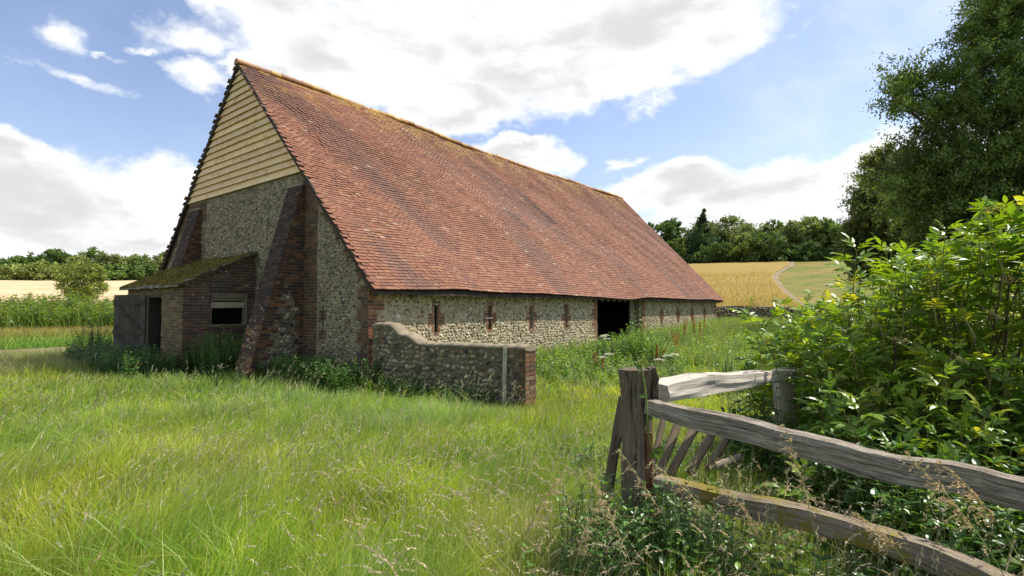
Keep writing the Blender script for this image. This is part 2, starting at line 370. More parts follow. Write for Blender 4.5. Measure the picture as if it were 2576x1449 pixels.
# -- long side wall
slits = [(1.96, 1.03, 1.69), (3.92, 1.03, 1.69), (5.85, 1.0, 1.68), (7.78, .98, 1.68), (15.76, .92, 1.56), (17.8, .92, 1.56), (19.7, .92, 1.56), (21.66, .92, 1.56)]
DOOR = (9.81, 13.70)
holes = [(s - .06, s + .06, a, b) for s, a, b in slits] + [(DOOR[0], DOOR[1], -.1, 2.2)]
mb = MB()
hh_ = [(h[0], h[1], max(h[2], -.2), min(h[3], 2.12)) for h in holes]
wall_holes(mb, .45, LEN - .45, -.2, 2.12, hh_, lambda a, z, d: A([a, d, z]), .05)
wall_holes(mb, .4501, LEN - .4501, -.2, 2.119, [(h[0] - .03, h[1] + .32, h[2] - .02, h[3] + .02) if h[2] > .1 else (h[0] + .001, h[1] - .001, -.2, 2.119) for h in hh_], lambda a, z, d: A([a, .0502 + d, z]), .3698)
prism(mb, [(0, -.2), (.45, -.2), (.45, 2.12), (0, 2.12)], 1, 0, .42, MORT)
prism(mb, [(LEN - .45, -.2), (LEN, -.2), (LEN, 2.12), (LEN - .45, 2.12)], 1, 0, .42, MORT)
def side_brick(a, z):
    k = np.floor(z / .225).astype(int) % 2
    r = (a < np.where(k == 0, .24, .42)) | (a > LEN - np.where(k == 0, .24, .36))
    r = r | ((a > DOOR[0] - np.where(k == 0, .34, .2)) & (a < DOOR[0])) | ((a > DOOR[1]) & (a < DOOR[1] + np.where(k == 0, .22, .34)))
    for s, z0, z1 in slits:
        w = np.where((z > z0 + .20) & (z < z0 + .47), .27, .14); w = np.where(z < z0, .09, w)
        r = r | ((abs(a - s) < w) & (z > z0 - .09) & (z < z1 + .08))
    r = r & ~np.logical_or.reduce([(a > h[0]) & (a < h[1]) & (z > h[2]) & (z < h[3]) for h in holes])
    return (r | (z > 1.99)) & ~((a > DOOR[0]) & (a < DOOR[1]))
def side_ok(a, z):
    m_ = .045; b = np.zeros(len(a), bool)
    for da in (-m_, 0, m_): b |= side_brick(a + da, z)
    for h in holes: b |= (a > h[0] - m_) & (a < h[1] + m_) & (z > h[2] - m_) & (z < h[3] + m_)
    return ~b & (z < 1.95)
bricks(mb, A([0, 0, 0.]), X_, Z_, -Y_, .0, LEN, .0, 2.10, side_brick, 1, bright=.95)
flints(mb, A([0, 0, 0.]), X_, Z_, -Y_, .1, LEN - .1, .0, 1.97, side_ok, 2, sa=.095, sz=.078, wts=WSIDE, bright=.95)
mb.build('side_wall', [M['mortar'], M['brick'], M['flint']], barn)
# -- gable wall
GZ = 4.93
vg = lambda z: EV + (z - EZ) / SL + .05            # verge position at height z
mb = MB()
gs = (1.64, 1.72, 1.0, 1.68)
def gable_poly(u0, u1, c):
    zt = GZ; p = lambda v, z, d: A([u0 + d, v, z]); t = u1 - u0
    wall_holes(mb, .425, 11.5, -.2, 2.05, [gs], p, t, c)
    zc = 2.0501
    vs = [(.03, zc), (11.87, zc), (2 * HV - vg(zt), zt), (vg(zt), zt)]
    prism(mb, vs, 0, u0, u1, c)
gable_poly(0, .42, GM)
prism(mb, [(0.001, -.2), (.425, -.2), (.425, 2.05), (0.001, 2.05)], 0, 0, .42, MORT)
prism(mb, [(11.5, -.2), (11.9, -.2), (11.9, 2.05), (11.5, 2.05)], 0, 0, .42, MORT)
def gable_brick(a, z):
    k = np.floor(z / .225).astype(int) % 2
    top = vg(np.maximum(z, 2.1)); lim = np.where(z < 2.1, 0.0, top)
    in_ = (a > lim) & (a < 2 * HV - lim) & (z < GZ - .02)
    e = np.where(k == 0, .38, .26)
    r = (a < lim + e) | (a > 2 * HV - lim - e) | ((a > 1.92) & (a < 2.56)) | ((a > 8.0) & (a < 9.9) & (z > 4.3))
    r |= (abs(a - 1.68) < .14) & (z > .92) & (z < 1.76) & (k == 0)
    h = (a > gs[0]) & (a < gs[1]) & (z > gs[2]) & (z < gs[3])
    return in_ & r & ~h
def gable_ok(a, z):
    lim = np.where(z < 2.1, .0, vg(np.maximum(z, 2.1))) + .06
    b = np.zeros(len(a), bool)
    for da in (-.05, 0, .05): b |= gable_brick(a + da, z)
    b |= (a > gs[0] - .05) & (a < gs[1] + .05) & (z > gs[2] - .05) & (z < gs[3] + .05)
    return ~b & (a > lim) & (a < 2 * HV - lim) & (z < GZ - .06)
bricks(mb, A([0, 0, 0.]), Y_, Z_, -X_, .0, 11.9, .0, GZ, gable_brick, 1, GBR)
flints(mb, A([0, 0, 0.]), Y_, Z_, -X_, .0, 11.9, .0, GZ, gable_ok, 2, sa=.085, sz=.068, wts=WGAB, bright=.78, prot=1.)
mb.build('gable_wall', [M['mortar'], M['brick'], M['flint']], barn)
# -- rear walls and floor, closing the dark interior
mb = MB()
prism(mb, [(0.01, -.2), (.42, -.2), (.42, 2.1), (0.01, 2.1)], 0, LEN - .42, LEN - .001, MORT)
prism(mb, [(.42, -.2), (11.48, -.2), (11.48, 2.1), (HV, 8.2), (.42, 2.4)], 0, LEN - .42, LEN - .002, MORT)
box(mb, (.45, 11.48, -.2), (LEN - .001, 11.9, 2.1), MORT)
mb.build('rear_wall', [M['mortar']], barn)
mb = MB(); box(mb, (.42, .42, -.1), (LEN - .42, 11.48, .05), (.12, .09, .06)); mb.build('floor', [M['inside']], barn)
# -- timber posts and beams seen faintly through the doorway
mb = MB()
for u in (4.5, 9.2, 14.2, 19.0):
    for v in (2.6, 9.3): box(mb, (u - .12, v - .12, .05), (u + .12, v + .12, 4.4), mat=0)
    box(mb, (u - .11, 2.6, 4.4), (u + .11, 9.3, 4.65), mat=0)
mb.build('timber_frame', [M['darkwood']], barn)
# -- roof tiles
def roof_face(side, u0, u1):
    mbt = MB(); gauge = .100; sl = math.hypot(1, SL); cosr, sinr = 1 / sl, SL / sl
    nrow = int((HV - EV) * sl / gauge); tw = .168
    cen = []; axs = []; cols = []
    for r_ in range(nrow):
        n = int((u1 - u0) / tw); u = u0 + (np.arange(n) + .5 + .5 * (r_ % 2) + rng.uniform(-.22, .22) + rng.normal(0, .03, n)) * (u1 - u0) / n; u = np.clip(u, u0 + tw * .3, u1 - tw * .3)
        d = (r_ + .5) * gauge; t = d / ((HV - EV) * sl)
        v = EV + d * cosr
        sag = -.16 * np.sin(np.pi * np.clip(u / LEN, 0, 1)) ** 2 * t + (fbm(u * .42 + d * .12, np.full(n, d * .30) + side * 9) - .5) * (.12 + .20 * min(1, t * 2.5)) + .05 * (1 - t) ** 6 * 0
        sag += -.05 * np.exp(-((u - 11.7) / 2.2) ** 2) * (1 - t) ** 2
        z = EZ + d * sinr + sag + .012
        c_ = np.stack([u, np.full(n, v), z + rng.normal(0, .0025, n)], 1)
        if side: c_[:, 1] = 2 * HV - c_[:, 1]
        sgn = -1 if side else 1
        sd = np.tile(A([tw / 2 - .0012, 0, 0]), (n, 1)) + rng.normal(0, .0012, (n, 3))
        tilt = .15 + rng.normal(0, .012, n)
        ca, sa = np.cos(np.arctan(SL) - tilt), np.sin(np.arctan(SL) - tilt)
        lg = np.stack([np.zeros(n), sgn * ca, sa], 1) * (gauge * .72)
        nr = np.stack([np.zeros(n), -sgn * sa, ca], 1) * .010
        cen.append(c_); axs.append(np.stack([sd, lg, nr], 1))
        # colour: brick pink, orange and purple-brown mix, weather streaks, lichen near the ridge
        k = rng.random(n)
        base = np.where(k[:, None] < .55, A([.31, .138, .082]), np.where(k[:, None] < .75, A([.38, .19, .10]), np.where(k[:, None] < .975, A([.215, .10, .07]), A([.40, .26, .16]))))
        base = base * rng.uniform(.86, 1.08, (n, 1)) * .82
        base = (base * .66 + A([.238, .108, .064]) * .34 * rng.uniform(.9, 1.1, (n, 1))) * A([.93, .88, .88])
        st = fbm(u * .8 + d * .25, np.full(n, d * .22)); dk = np.clip((st - .50) * 5, 0, 1)[:, None] * .68
        base = base * (1 - dk) + A([.13, .075, .06]) * dk
        slip = np.exp(-((u - 9.6 - (d - 5.4) * -.35 - 1.2) / .22) ** 2) * (abs(d - 5.5) < 1.1) * .75; base = base * (1 - slip[:, None]) + A([.06, .045, .04]) * slip[:, None]
        slip = np.exp(-((u - 8.2 - (d - 4.0) * -.35) / .2) ** 2) * (abs(d - 4.0) < .7) * .7; base = base * (1 - slip[:, None]) + A([.06, .045, .04]) * slip[:, None]
        lich = np.clip((t - .80) * 5, 0, 1) * np.clip((fbm(u * 1.6, np.full(n, d * 1.6)) - .38) * 4, 0, 1); lich = np.maximum(lich, (t > .965) * .7) * (rng.random(n) < .75)
        base = base * (1 - lich[:, None] * .8) + A([.42, .25, .06]) * lich[:, None] * .8
        pale = (rng.random(n) < .006 + .03 * (t > .9))[:, None]; base = np.where(pale, A([.33, .22, .15]), base)
        cols.append(base)
    boxes(mbt, np.concatenate(cen), np.concatenate(axs), np.concatenate(cols))
    # battens/boarding below the tiles
    for i in range(24):
        ua, ub = u0 + .03 + (u1 - u0 - .06) * i / 24, u0 + .03 + (u1 - u0 - .06) * (i + 1) / 24
        def P(u, v, dz): 
            t = (v - EV) / (HV - EV); s = -.16 * math.sin(math.pi * min(max(u / LEN, 0), 1)) ** 2 * t
            return [u, (2 * HV - v) if side else v, roof_z(v) + s - dz]
        a = [P(ua, EV + .03, .16), P(ub, EV + .03, .16), P(ub, HV, .17), P(ua, HV, .17)]; b = [P(ua, EV + .03, .10), P(ub, EV + .03, .10), P(ub, HV, .11), P(ua, HV, .11)]
        mbt.add(a + b, QB, (.06, .045, .035), mat=1)
    return mbt
roof = roof_face(0, -.13, LEN + .3).build('roof', [M['tile'], M['bark']], barn)
roof2 = roof_face(1, -.13, LEN + .3).build('roof', [M['tile'], M['bark']], barn)
mb = MB()
for i in range(74):
    ua = -.14 + i * (LEN + .44) / 74; ub = ua + (LEN + .44) / 74 - .008; um = (ua + ub) / 2
    zc = roof_z(HV) + .02 - .16 * math.sin(math.pi * min(max(um / LEN, 0), 1)) ** 2 + (vnoise(um * .5, 3.) - .5) * .10 + rng.normal(0, .008)
    sec = [(.13 * math.cos(a), .12 * math.sin(a)) for a in np.linspace(-.35, math.pi + .35, 7)]
    k = rng.random(); c_ = A([.40, .21, .10]) if k < .4 else (A([.46, .30, .10]) if k < .8 else A([.30, .15, .09]))
    sweep(mb, [(ua, HV, zc - .04), (ub, HV, zc - .04 + rng.normal(0, .006))], lambda i, t: sec, c=c_ * rng.uniform(.8, 1.15))
mb.build('ridge_tiles', [M['tile']], barn)['label'] = 'orange lichened half round ridge tiles'
# -- verge boards, weatherboarding
mb = MB()
for s in (0, 1):
    n = 14
    for i in range(n):
        v0 = EV + .06 + (HV - EV - .06) * i / n; v1 = EV + .06 + (HV - EV - .06) * (i + 1) / n - .002
        pts = []
        for v in (v0, v1):
            for dz in (-.155, -.02): pts.append(((2 * HV - v) if s else v, float(roof_z(v)) + dz))
        q = [pts[0], pts[2], pts[3], pts[1]]
        prism(mb, q, 0, -.105, -.07 - .0005 * i, (.55, .5, .42))
mb.build('verge_board', [M['darkwood']], barn)
mb = MB(); nb = 18; step = (8.42 - GZ) / nb
for i in range(nb):
    z0 = GZ + .0 + i * step; z1 = z0 + step * 1.12
    v0 = vg(z0) + .06; v1 = vg(min(z1, 8.5)) + .06
    segs = [(v0, v1, 2 * HV - v0, 2 * HV - v1)]
    if i in (4, 7, 10, 2): m_ = HV + rng.uniform(-1, 1); segs = [(v0, v1, m_ - .004, m_ - .004), (m_ + .004, m_ + .004, 2 * HV - v0, 2 * HV - v1)]
    for (a, b, c_, d) in segs:
        if c_ - a < .1 or d - b < .02: b = d = HV; 
        w = [rng.normal(0, .006) for _ in range(4)]
        P = [[-.075, a, z0 + w[0]], [-.075, c_, z0 + w[1]], [-.010, d, z1], [-.010, b, z1]]; Q = [[-.045, a, z0 + w[0]], [-.045, c_, z0 + w[1]], [-.004, d, z1], [-.004, b, z1]]
        vs = A(P + Q); off = rng.uniform(0, 50)
        g = np.stack([vs[:, 1] + off, vs[:, 0] + off, vs[:, 2]], 1); k = rng.uniform(.82, 1.05)
        mb.add(vs, QB, (k, k * rng.uniform(.95, 1.), k * rng.uniform(.86, 1.)), g=g)
prism(mb, [(vg(GZ) + .1, GZ + .003), (2 * HV - vg(GZ) - .1, GZ + .003), (HV, 8.35)], 0, .0, .05, (.3, .3, .3))
mb.build('weatherboarding', [M['cream']], barn)['label'] = 'cream horizontal timber boards filling the upper gable'
# -- buttresses
def buttress(v0, v1, s0, ztop, bright, seed):
    mb = MB(); s = lambda z: s0 + (.06 - s0) * z / ztop
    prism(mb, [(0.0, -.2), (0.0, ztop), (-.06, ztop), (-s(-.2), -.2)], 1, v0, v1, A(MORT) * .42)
    st = .075
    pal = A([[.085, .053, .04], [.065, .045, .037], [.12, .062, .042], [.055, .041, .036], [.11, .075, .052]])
    for fv, nn in ((v0, -Y_), (v1, Y_)):
        zone = lambda a, z: (a > -s(z) + .0) & (a < -.0) & ~inner(a, z)
        _h = lambda z, q: .12 * vnoise(np.floor(z / .075) * 1.7 + q, np.zeros(np.shape(z)) + q)
        inner = lambda a, z: (z < 2.0 + .3 * np.sin(a * 9)) & (a > -s(z) + .10 + _h(z, 3.)) & (a < -.05 - _h(z, 8.)) & (a > -s(z) + np.where(np.floor(z / .15).astype(int) % 2 == 0, .24, .38)) & (a < -np.where(np.floor(z / .15).astype(int) % 2 == 0, .12, .24))
        bricks(mb, A([0, fv, 0.]), X_, Z_, nn, -s0 - .1, 0, 0, ztop - .02, zone, 1, A([[.20, .085, .042], [.12, .058, .04], [.08, .048, .04], [.25, .115, .05], [.10, .06, .045]]), bright * .85)
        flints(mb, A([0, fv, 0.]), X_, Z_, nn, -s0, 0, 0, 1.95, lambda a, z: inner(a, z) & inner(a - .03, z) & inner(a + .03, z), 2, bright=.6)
    sl = math.hypot(s0 - .06, ztop); Ez = A([(s0 - .06) / sl, 0, ztop / sl]); N = np.cross(Ez, Y_); N = N if N[0] < 0 else -N
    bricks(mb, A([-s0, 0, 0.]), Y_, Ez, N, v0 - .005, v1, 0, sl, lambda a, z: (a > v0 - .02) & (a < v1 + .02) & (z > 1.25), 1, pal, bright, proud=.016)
    bricks(mb, A([-s0, 0, 0.]), Y_, Ez, N, v0 - .005, v1, 0, 1.28, lambda a, z: (a > v0 - .02) & (a < v1 + .02), 1, A([[.20, .10, .05], [.13, .075, .045], [.24, .13, .06], [.10, .065, .045]]), bright, proud=.014)
    flints(mb, A([-s0, 0, 0.]), Y_, Ez, N, v0 + .05, v1 - .05, .1, 1.9, lambda a, z: rng.random(len(a)) < .22 + .35 * np.clip(1.9 - z, 0, 1), 2, prot=.9, bright=.9, wts=[.3, .2, .1, .05, 0, .05, .3, 0])
    flints(mb, A([-s0, 0, 0.]), Y_, Ez, N, v0 + .05, v1 - .05, 1.9, sl - .1, lambda a, z: rng.random(len(a)) < .05, 2, sa=.07, sz=.06, prot=.8, bright=.6)
    box(mb, (-.085, v0 - .015, ztop), (.0 - .001, v1 + .015, ztop + .05), A(MORT) * .7)
    return mb.build('buttress', [M['mortar'], M['brick'], M['flint']], barn)
buttress(2.50, 3.16, 1.33, 4.58, .95, 1)['label'] = 'tall sloping brick buttress right of the lean-to'
buttress(8.35, 9.10, 1.33, 4.66, 1., 2)['label'] = 'sloping brick buttress rising behind the lean-to roof'
# -- eaves: wall plate and rafter feet, doorway posts and lintel
mb = MB(); box(mb, (.02, .03, 2.125), (LEN - .02, .30, 2.26)); mb.build('wall_plate', [M['darkwood']], barn)
for i in range(52):
    u = .25 + i * .455; mb = MB(); zt = float(roof_z(EV)) - .125
    p0 = A([u, EV + .06, zt - .045]); p1 = A([u, .5, zt - .045 + (.5 - EV - .06) * SL])
    sweep(mb, [p0, p1], lambda i, t: [(-.035, -.04), (.035, -.04), (.035, .035), (-.035, .035)], c=(2.2, 2., 1.7), smooth=False); mb.build('rafter_end', [M['darkwood']], barn)
mb = MB()
box(mb, (DOOR[0] + .002, .04, 0), (DOOR[0] + .16, .22, 2.12)); box(mb, (DOOR[1] - .16, .04, 0), (DOOR[1] - .002, .22, 2.12), (2.2, 2.1, 2.0)); box(mb, (DOOR[0] + .16, .04, 1.96), (DOOR[1] - .16, .24, 2.12))
mb.build('doorway_frame', [M['darkwood']], barn)
mb = MB(); box(mb, (DOOR[1] - .62, .24, .03), (DOOR[1] - .17, .29, 1.94), (1.6, 1.7, 1.6)); mb.build('door', [M['doorwood']], barn)
mb = MB(); box(mb, (3.72, -.03, 1.335), (4.02, -.01, 1.365), (1.6, 1.5, 1.3)); mb.build('bracket', [M['greywood']], barn)['label'] = 'small pale stick across the second slit'

# ================================================================ LEAN-TO
lean = empty('lean_to_shed', C, BROT, label='small brick lean-to shed with a mossy roof against the barn gable', cat='shed')
LU, LV0, LV1 = -1.742, 4.87, 8.78
lz = lambda u: 2.22 + (u - LU) * (3.08 - 2.22) / (-LU)
dk = A([[.125, .068, .05], [.09, .058, .045], [.16, .082, .052], [.13, .09, .065], [.085, .06, .05]])
mb = MB(); wnd = (-1.12, -.24, 1.2, 2.05)
wall_holes(mb, LU + .22, -.001, -.2, 2.2, [wnd], lambda a, z, d: A([a, LV0 + d, z]), .22, A(MORT) * .62)
prism(mb, [(LU + .001, 2.2001), (-.001, 2.2001), (-.001, lz(0) - .03), (LU + .001, lz(LU) - .012)], 1, LV0, LV0 + .22, A(MORT) * .62)
inw = lambda a, z: (a > wnd[0] - .0) & (a < wnd[1]) & (z > wnd[2]) & (z < wnd[3])
bricks(mb, A([0, LV0, 0.]), X_, Z_, -Y_, LU, -.02, 0, 3.1, lambda a, z: (z < lz(a) - .06) & ~inw(a, z), 1, dk, 1.)
flints(mb, A([0, LV0, 0.]), X_, Z_, -Y_, LU + .1, -.1, .2, 3.0, lambda a, z: (z < lz(a) - .15) & ~inw(a - .06, z) & ~inw(a + .06, z) & ~inw(a, z + .05) & ~inw(a, z - .05) & (rng.random(len(a)) < .13), 2, sa=.08, sz=.07, wts=[.3, .2, .2, .1, 0, 0, .2, 0], prot=.5, bright=.85)
prism(mb, [(LV0, -.2), (LV0 + .22, -.2), (LV0 + .22, 2.2), (LV0, 2.2)], 0, LU, LU + .2199, A(MORT) * .62)
mb.build('side_wall', [M['mortar'], M['brick'], M['flint']], lean)
mb = MB(); dr = (6.2, 7.22, -.2, 1.96); dpal = A([[.20, .135, .075], [.24, .16, .09], [.17, .11, .065], [.27, .18, .10]])
wall_holes(mb, LV0 + .2201, LV1, -.2, 2.17, [dr], lambda a, z, d: A([LU + d, a, z]), .22, A(MORT) * .75)
bricks(mb, A([LU, 0, 0.]), Y_, Z_, -X_, LV0 - .005, LV1, 0, 2.16, lambda a, z: ~((a > dr[0]) & (a < dr[1]) & (z < dr[3])), 1, dpal, 1.)
box(mb, (LU + .22, LV1 - .22, -.2), (-.002, LV1 - .001, 2.2), A(MORT) * .5)
mb.build('front_wall', [M['mortar'], M['brick']], lean)
mb = MB(); shade_c = (.018, .015, .012)  # added near-black sheets, painting the shed's deep interior shade over walls and floor
box(mb, (-.06, LV0 + .225, .02), (-.035, LV1 - .225, 2.9), shade_c); box(mb, (LU + .23, LV1 - .26, .02), (-.07, LV1 - .225, 2.1), shade_c); box(mb, (LU + .23, LV0 + .222, .02), (wnd[0] - .01, LV0 + .24, 2.1), shade_c)
box(mb, (LU + .225, LV0 + .25, 0.0), (-.07, LV1 - .27, .018), shade_c); mb.build('shade_lining', [M['inside']], lean)
mb = MB(); nu, nv = 26, 64; RU0, RU1, RV0, RV1 = LU - .16, -.002, LV0 - .10, LV1 + .2
uu, vv = np.meshgrid(np.linspace(RU0, RU1, nu), np.linspace(RV0, RV1, nv), indexing='ij')
zz = lz(uu) + .065 + (fbm(uu * 5, vv * 5) - .5) * .06 + (rng.random(uu.shape) - .5) * .025 - .05 * np.sin((vv - RV0) / (RV1 - RV0) * np.pi) 
vs = np.stack([uu, vv, zz], -1).reshape(-1, 3); i = (np.arange(nu - 1)[:, None] * nv + np.arange(nv - 1)[None]).ravel()
k = rng.random((nu * nv, 1)); mb.add(vs, np.stack([i, i + nv, i + nv + 1, i + 1], 1), A([.19, .165, .03]) * (1 - k * .45) + A([.03, 0, 0]), smooth=True)
vb = vs.copy(); vb[:, 2] = (lz(uu)).ravel() - .02; edge = []
for a in range(nv - 1): edge.append([a, a + 1, nu * nv + a + 1, nu * nv + a]); b = (nu - 1) * nv; 
for a in range(nu - 1): edge.append([a * nv, nu * nv + a * nv, nu * nv + (a + 1) * nv, (a + 1) * nv]); edge.append([a * nv + nv - 1, (a + 1) * nv + nv - 1, nu * nv + (a + 1) * nv + nv - 1, nu * nv + a * nv + nv - 1])
mb.add(np.vstack([vs, vb]), edge, (.10, .075, .04)); mb.add(vb, np.stack([i, i + 1, i + nv + 1, i + nv], 1), (.05, .04, .03))
cen = []; ax = []; cc = []
for v in np.arange(RV0 + .08, RV1 - .06, .165):
    cen.append([RU0 + .04, v, lz(RU0) + .03 + rng.normal(0, .008)]); ax.append([[.06, 0, .03], [0, .075, 0], [-.006, 0, .014]]); cc.append(A([.34, .31, .24]) * rng.uniform(.6, 1.2))
for u in np.arange(RU0 + .1, -.1, .12):
    cen.append([u, RV0 + .01, lz(u) + .045 + rng.normal(0, .01)]); ax.append([[.055, 0, .027], [0, .03, 0], [-.005, 0, .014]]); cc.append(A([.26, .23, .17]) * rng.uniform(.4, 1.2))
boxes(mb, A(cen), A(ax), A(cc))
n = 5000; u = rng.uniform(RU0, RU1, n); v = rng.uniform(RV0, RV1, n); O = np.stack([u, v, lz(u) + .075 - .05 * np.sin((v - RV0) / (RV1 - RV0) * np.pi)], 1)
quads(mb, O, rdir(n) * .02, rdir(n) * .014, A([.21, .185, .03]) * rng.uniform(.5, 1.4, (n, 1)))
mb.build('roof', [M['moss_roof']], lean)['label'] = 'moss covered single pitch roof'
win = MB(); y0 = LV0 + .05
for (a, b, c_, d) in ((wnd[0] + .001, wnd[0] + .055, wnd[2], wnd[3]), (wnd[1] - .055, wnd[1] - .001, wnd[2], wnd[3]), (wnd[0] + .055, wnd[1] - .055, wnd[3] - .06, wnd[3] - .001)): box(win, (a, y0, c_ + .001), (b, y0 + .06, d), (1.7, 1.7, 1.5))
box(win, (wnd[0] - .04, LV0 - .035, wnd[2] - .05), (wnd[1] + .04, LV0 + .12, wnd[2] - .002), (1.4, 1.4, 1.))
w_ = win.build('window', [M['doorwood']], lean)
for (z0, z1, dd, c_) in ((1.88, 1.985, .0, 1.6), (1.8, 1.87, .02, 1.5), (1.62, 1.77, .015, 3.0)):
    b_ = MB(); vs0 = A([[wnd[0] + .03, y0 - .02 + dd, z0], [wnd[1] - .03, y0 - .02 + dd, z0 + .01], [wnd[1] - .03, y0 + dd, z0 + .01], [wnd[0] + .03, y0 + dd, z0]]); vs1 = vs0 + A([0, 0, z1 - z0])
    b_.add(np.vstack([vs0, vs1]), QB, (c_, c_ * .97, c_ * .85), g=np.vstack([vs0, vs1]) ); b_.build('board', [M['doorwood']], w_)
fr = MB(); box(fr, (LU + .02, 7.17, 0), (LU + .26, 7.219, 1.958), (.5, .5, .5)); box(fr, (LU + .02, 6.201, 0), (LU + .26, 6.25, 1.958)); box(fr, (LU + .02, 6.25, 1.9), (LU + .26, 7.17, 1.958)); box(fr, (LU + .26, 7.10, 0), (LU + .30, 7.22, 1.958), (.2, .2, .2))
fr.build('door_frame', [M['darkwood']], lean)
# door leaf swung open
dl = MB(); H0 = A([LU - .03, 7.215, .0]); dv = A([-.615, .789, 0.]); nv_ = A([-.789, -.615, 0.]); zz0, zz1 = .06, 1.98
def dbox(m_, a0, a1, z0, z1, t0, t1, c_=(1, 1, 1)):
    P = [H0 + dv * a + nv_ * t + Z_ * z for z in (z0, z1) for (a, t) in ((a0, t0), (a1, t0), (a1, t1), (a0, t1))]; P = A(P)
    off = rng.uniform(0, 9); m_.add(P, QB, c_, g=np.stack([P[:, 2] + off, P @ dv + off, P @ nv_], 1))
for i in range(6): k = rng.uniform(.55, .9); dbox(dl, .01 + i * .14, .01 + i * .14 + .134, zz0 + rng.uniform(-.02, .02), zz1 + rng.uniform(-.012, .005), 0, .026, (k, k, k))
door = dl.build('door', [M['doorwood']], lean); door['label'] = 'dark ledged plank door swung open to the left'
for z in (.22, .92, 1.70): b_ = MB(); dbox(b_, .0, .85, z, z + .13, .0265, .05, (.65, .62, .58)); b_.build('ledge', [M['doorwood']], door)
for (z0, z1) in ((.36, .91), (1.06, 1.69)):
    b_ = MB(); P = A([H0 + dv * a + nv_ * t + Z_ * z for t in (.0268, .048) for (a, z) in ((.08, z0), (.19, z0), (.80, z1), (.69, z1))]); b_.add(P, QB, (.6, .57, .53), g=P); b_.build('brace', [M['doorwood']], door)
b_ = MB(); dbox(b_, .76, .79, 1.0, 1.16, .026, .045, (.5, .5, .5)); b_.build('latch', [M['darkwood']], door)

# ================================================================ SMALL FLINT WALL
gw = empty('garden_wall', Wd(0, -.16), BROT, label='low flint wall with curved step running from the barn corner', cat='wall')
prof = [(-.16, 1.26), (-.30, 1.29), (-.62, 1.29), (-.76, 1.26), (-.88, 1.18), (-.98, 1.10), (-1.12, 1.085), (-1.25, 1.08), (-1.38, 1.03), (-1.50, .95), (-1.62, .93), (-2.4, .955), (-3.2, .965), (-4.08, .985)]
pv = A([p[0] for p in prof])[::-1]; pz = A([p[1] for p in prof])[::-1]; topz = lambda v: np.interp(v, pv, pz)
TW = .30; mb = MB(); va = np.unique(np.concatenate([np.linspace(-4.08, -.16, 40), pv]))
off = A([0, -.16, 0])
for i in range(len(va) - 1):
    a, b = va[i], va[i + 1]; za, zb = topz(a), topz(b)
    q = [[0, a, -.2], [0, b, -.2], [TW, b, -.2], [TW, a, -.2], [0, a, za], [0, b, zb], [TW, b, zb], [TW, a, za]]
    mb.add(A(q, float) - off, QB[[0, 1, 3, 5, 2, 4]] if i in (0, len(va) - 2) else QB[[0, 2, 4]][[0, 1, 2]] if False else QB, A(MORT) * .38)
ok = lambda a, z: (z < topz(a) - .05) & (a > -3.92 + .08 * (np.floor(z / .15) % 2)) & (a < -.22)
flints(mb, -off, Y_, Z_, -X_, -4.0, -.16, 0, 1.35, ok, 2, sa=.12, sz=.09, prot=1.3, bright=.72, wts=[.16, .16, .2, .17, .08, .09, .09, .05])
flints(mb, A([TW, 0, 0]) - off, Y_, Z_, X_, -4.0, -.16, 0, 1.35, ok, 2, sa=.13, sz=.10, prot=1.4)
mb.build('masonry', [M['mortar'], M['brick'], M['flint']], gw)
mb = MB(); zp = lambda a, z: (a < -3.92 + .08 * (np.floor(z / .15) % 2) - .02) & (z < topz(a) - .03)
bricks(mb, -off, Y_, Z_, -X_, -4.075, -3.7, 0, 1.0, zp, 0, GBR, 1.); bricks(mb, A([0, -4.08, 0]) - off, X_, Z_, -Y_, .005, TW - .005, 0, .97, lambda a, z: a > -1, 0, BRC * A([.95, 1.15, 1.15]), .80, proud=.014)
mb.build('brick_pier', [M['brick']], gw)
mb = MB()
path = [(TW / 2, v + .16, float(topz(v)) - .01) for v in np.linspace(-.15, -4.10, 60)]
sweep(mb, path, lambda i, t: [((TW / 2 + .025) * math.cos(a), .055 * math.sin(a) * (1 + .25 * math.sin(i * 1.7)) + (0 if math.sin(a) > 0 else .0)) for a in np.linspace(0, 2 * math.pi, 13)[:-1]], c=(.25, .205, .14))
mb.build('coping', [M['mortar']], gw)['label'] = 'rounded pale mortar coping'
# stake in front of the pier
mb = MB(); p = at(1294, 960, 7.55) if False else Wd(-.10, -3.74)
sweep(mb, [(0, 0, -.05), (0.0, .0, .5), (.012, 0, .985)], lambda i, t: [(-.033, -.028), (.033, -.028), (.033, .028), (-.033, .028)], up=(0, 1, 0), c=(1.0, .98, .86), smooth=False)
tag(mb.build('stake', [M['greywood']], loc=(p[0], p[1], 0)), 'thin pale upright stake standing by the brick end of the low flint wall', 'stake')

# ================================================================ FAR WALL
fw0 = Wd(LEN + .1, .5); fw1 = A([31., 37.5, 0.]); d = fw1 - fw0; L = np.linalg.norm(d); ang = math.atan2(d[1], d[0])
mb = MB(); n = 40
for i in range(n):
    a, b = L * i / n, L * (i + 1) / n; za, zb = [1.62 + .05 * math.sin(q * .7) + .06 * float(vnoise(q * 1.3, 1.)) for q in (a, b)]
    mb.add(A([[a, 0, -.1], [b, 0, -.1], [b, .35, -.1], [a, .35, -.1], [a, 0, za], [b, 0, zb], [b, .35, zb], [a, .35, za]], float), QB, (.14, .11, .09))
flints(mb, A([0, 0, 0.]), X_, Z_, -Y_, 0, L, .3, 1.66, lambda a, z: z < 1.66, 1, sa=.2, sz=.13, prot=2., bright=.5)
flints(mb, A([0, 0, 1.63]), X_, Y_, Z_, 0, L, 0, .35, lambda a, z: z < 9, 1, sa=.22, sz=.12, prot=2.5, bright=.6)
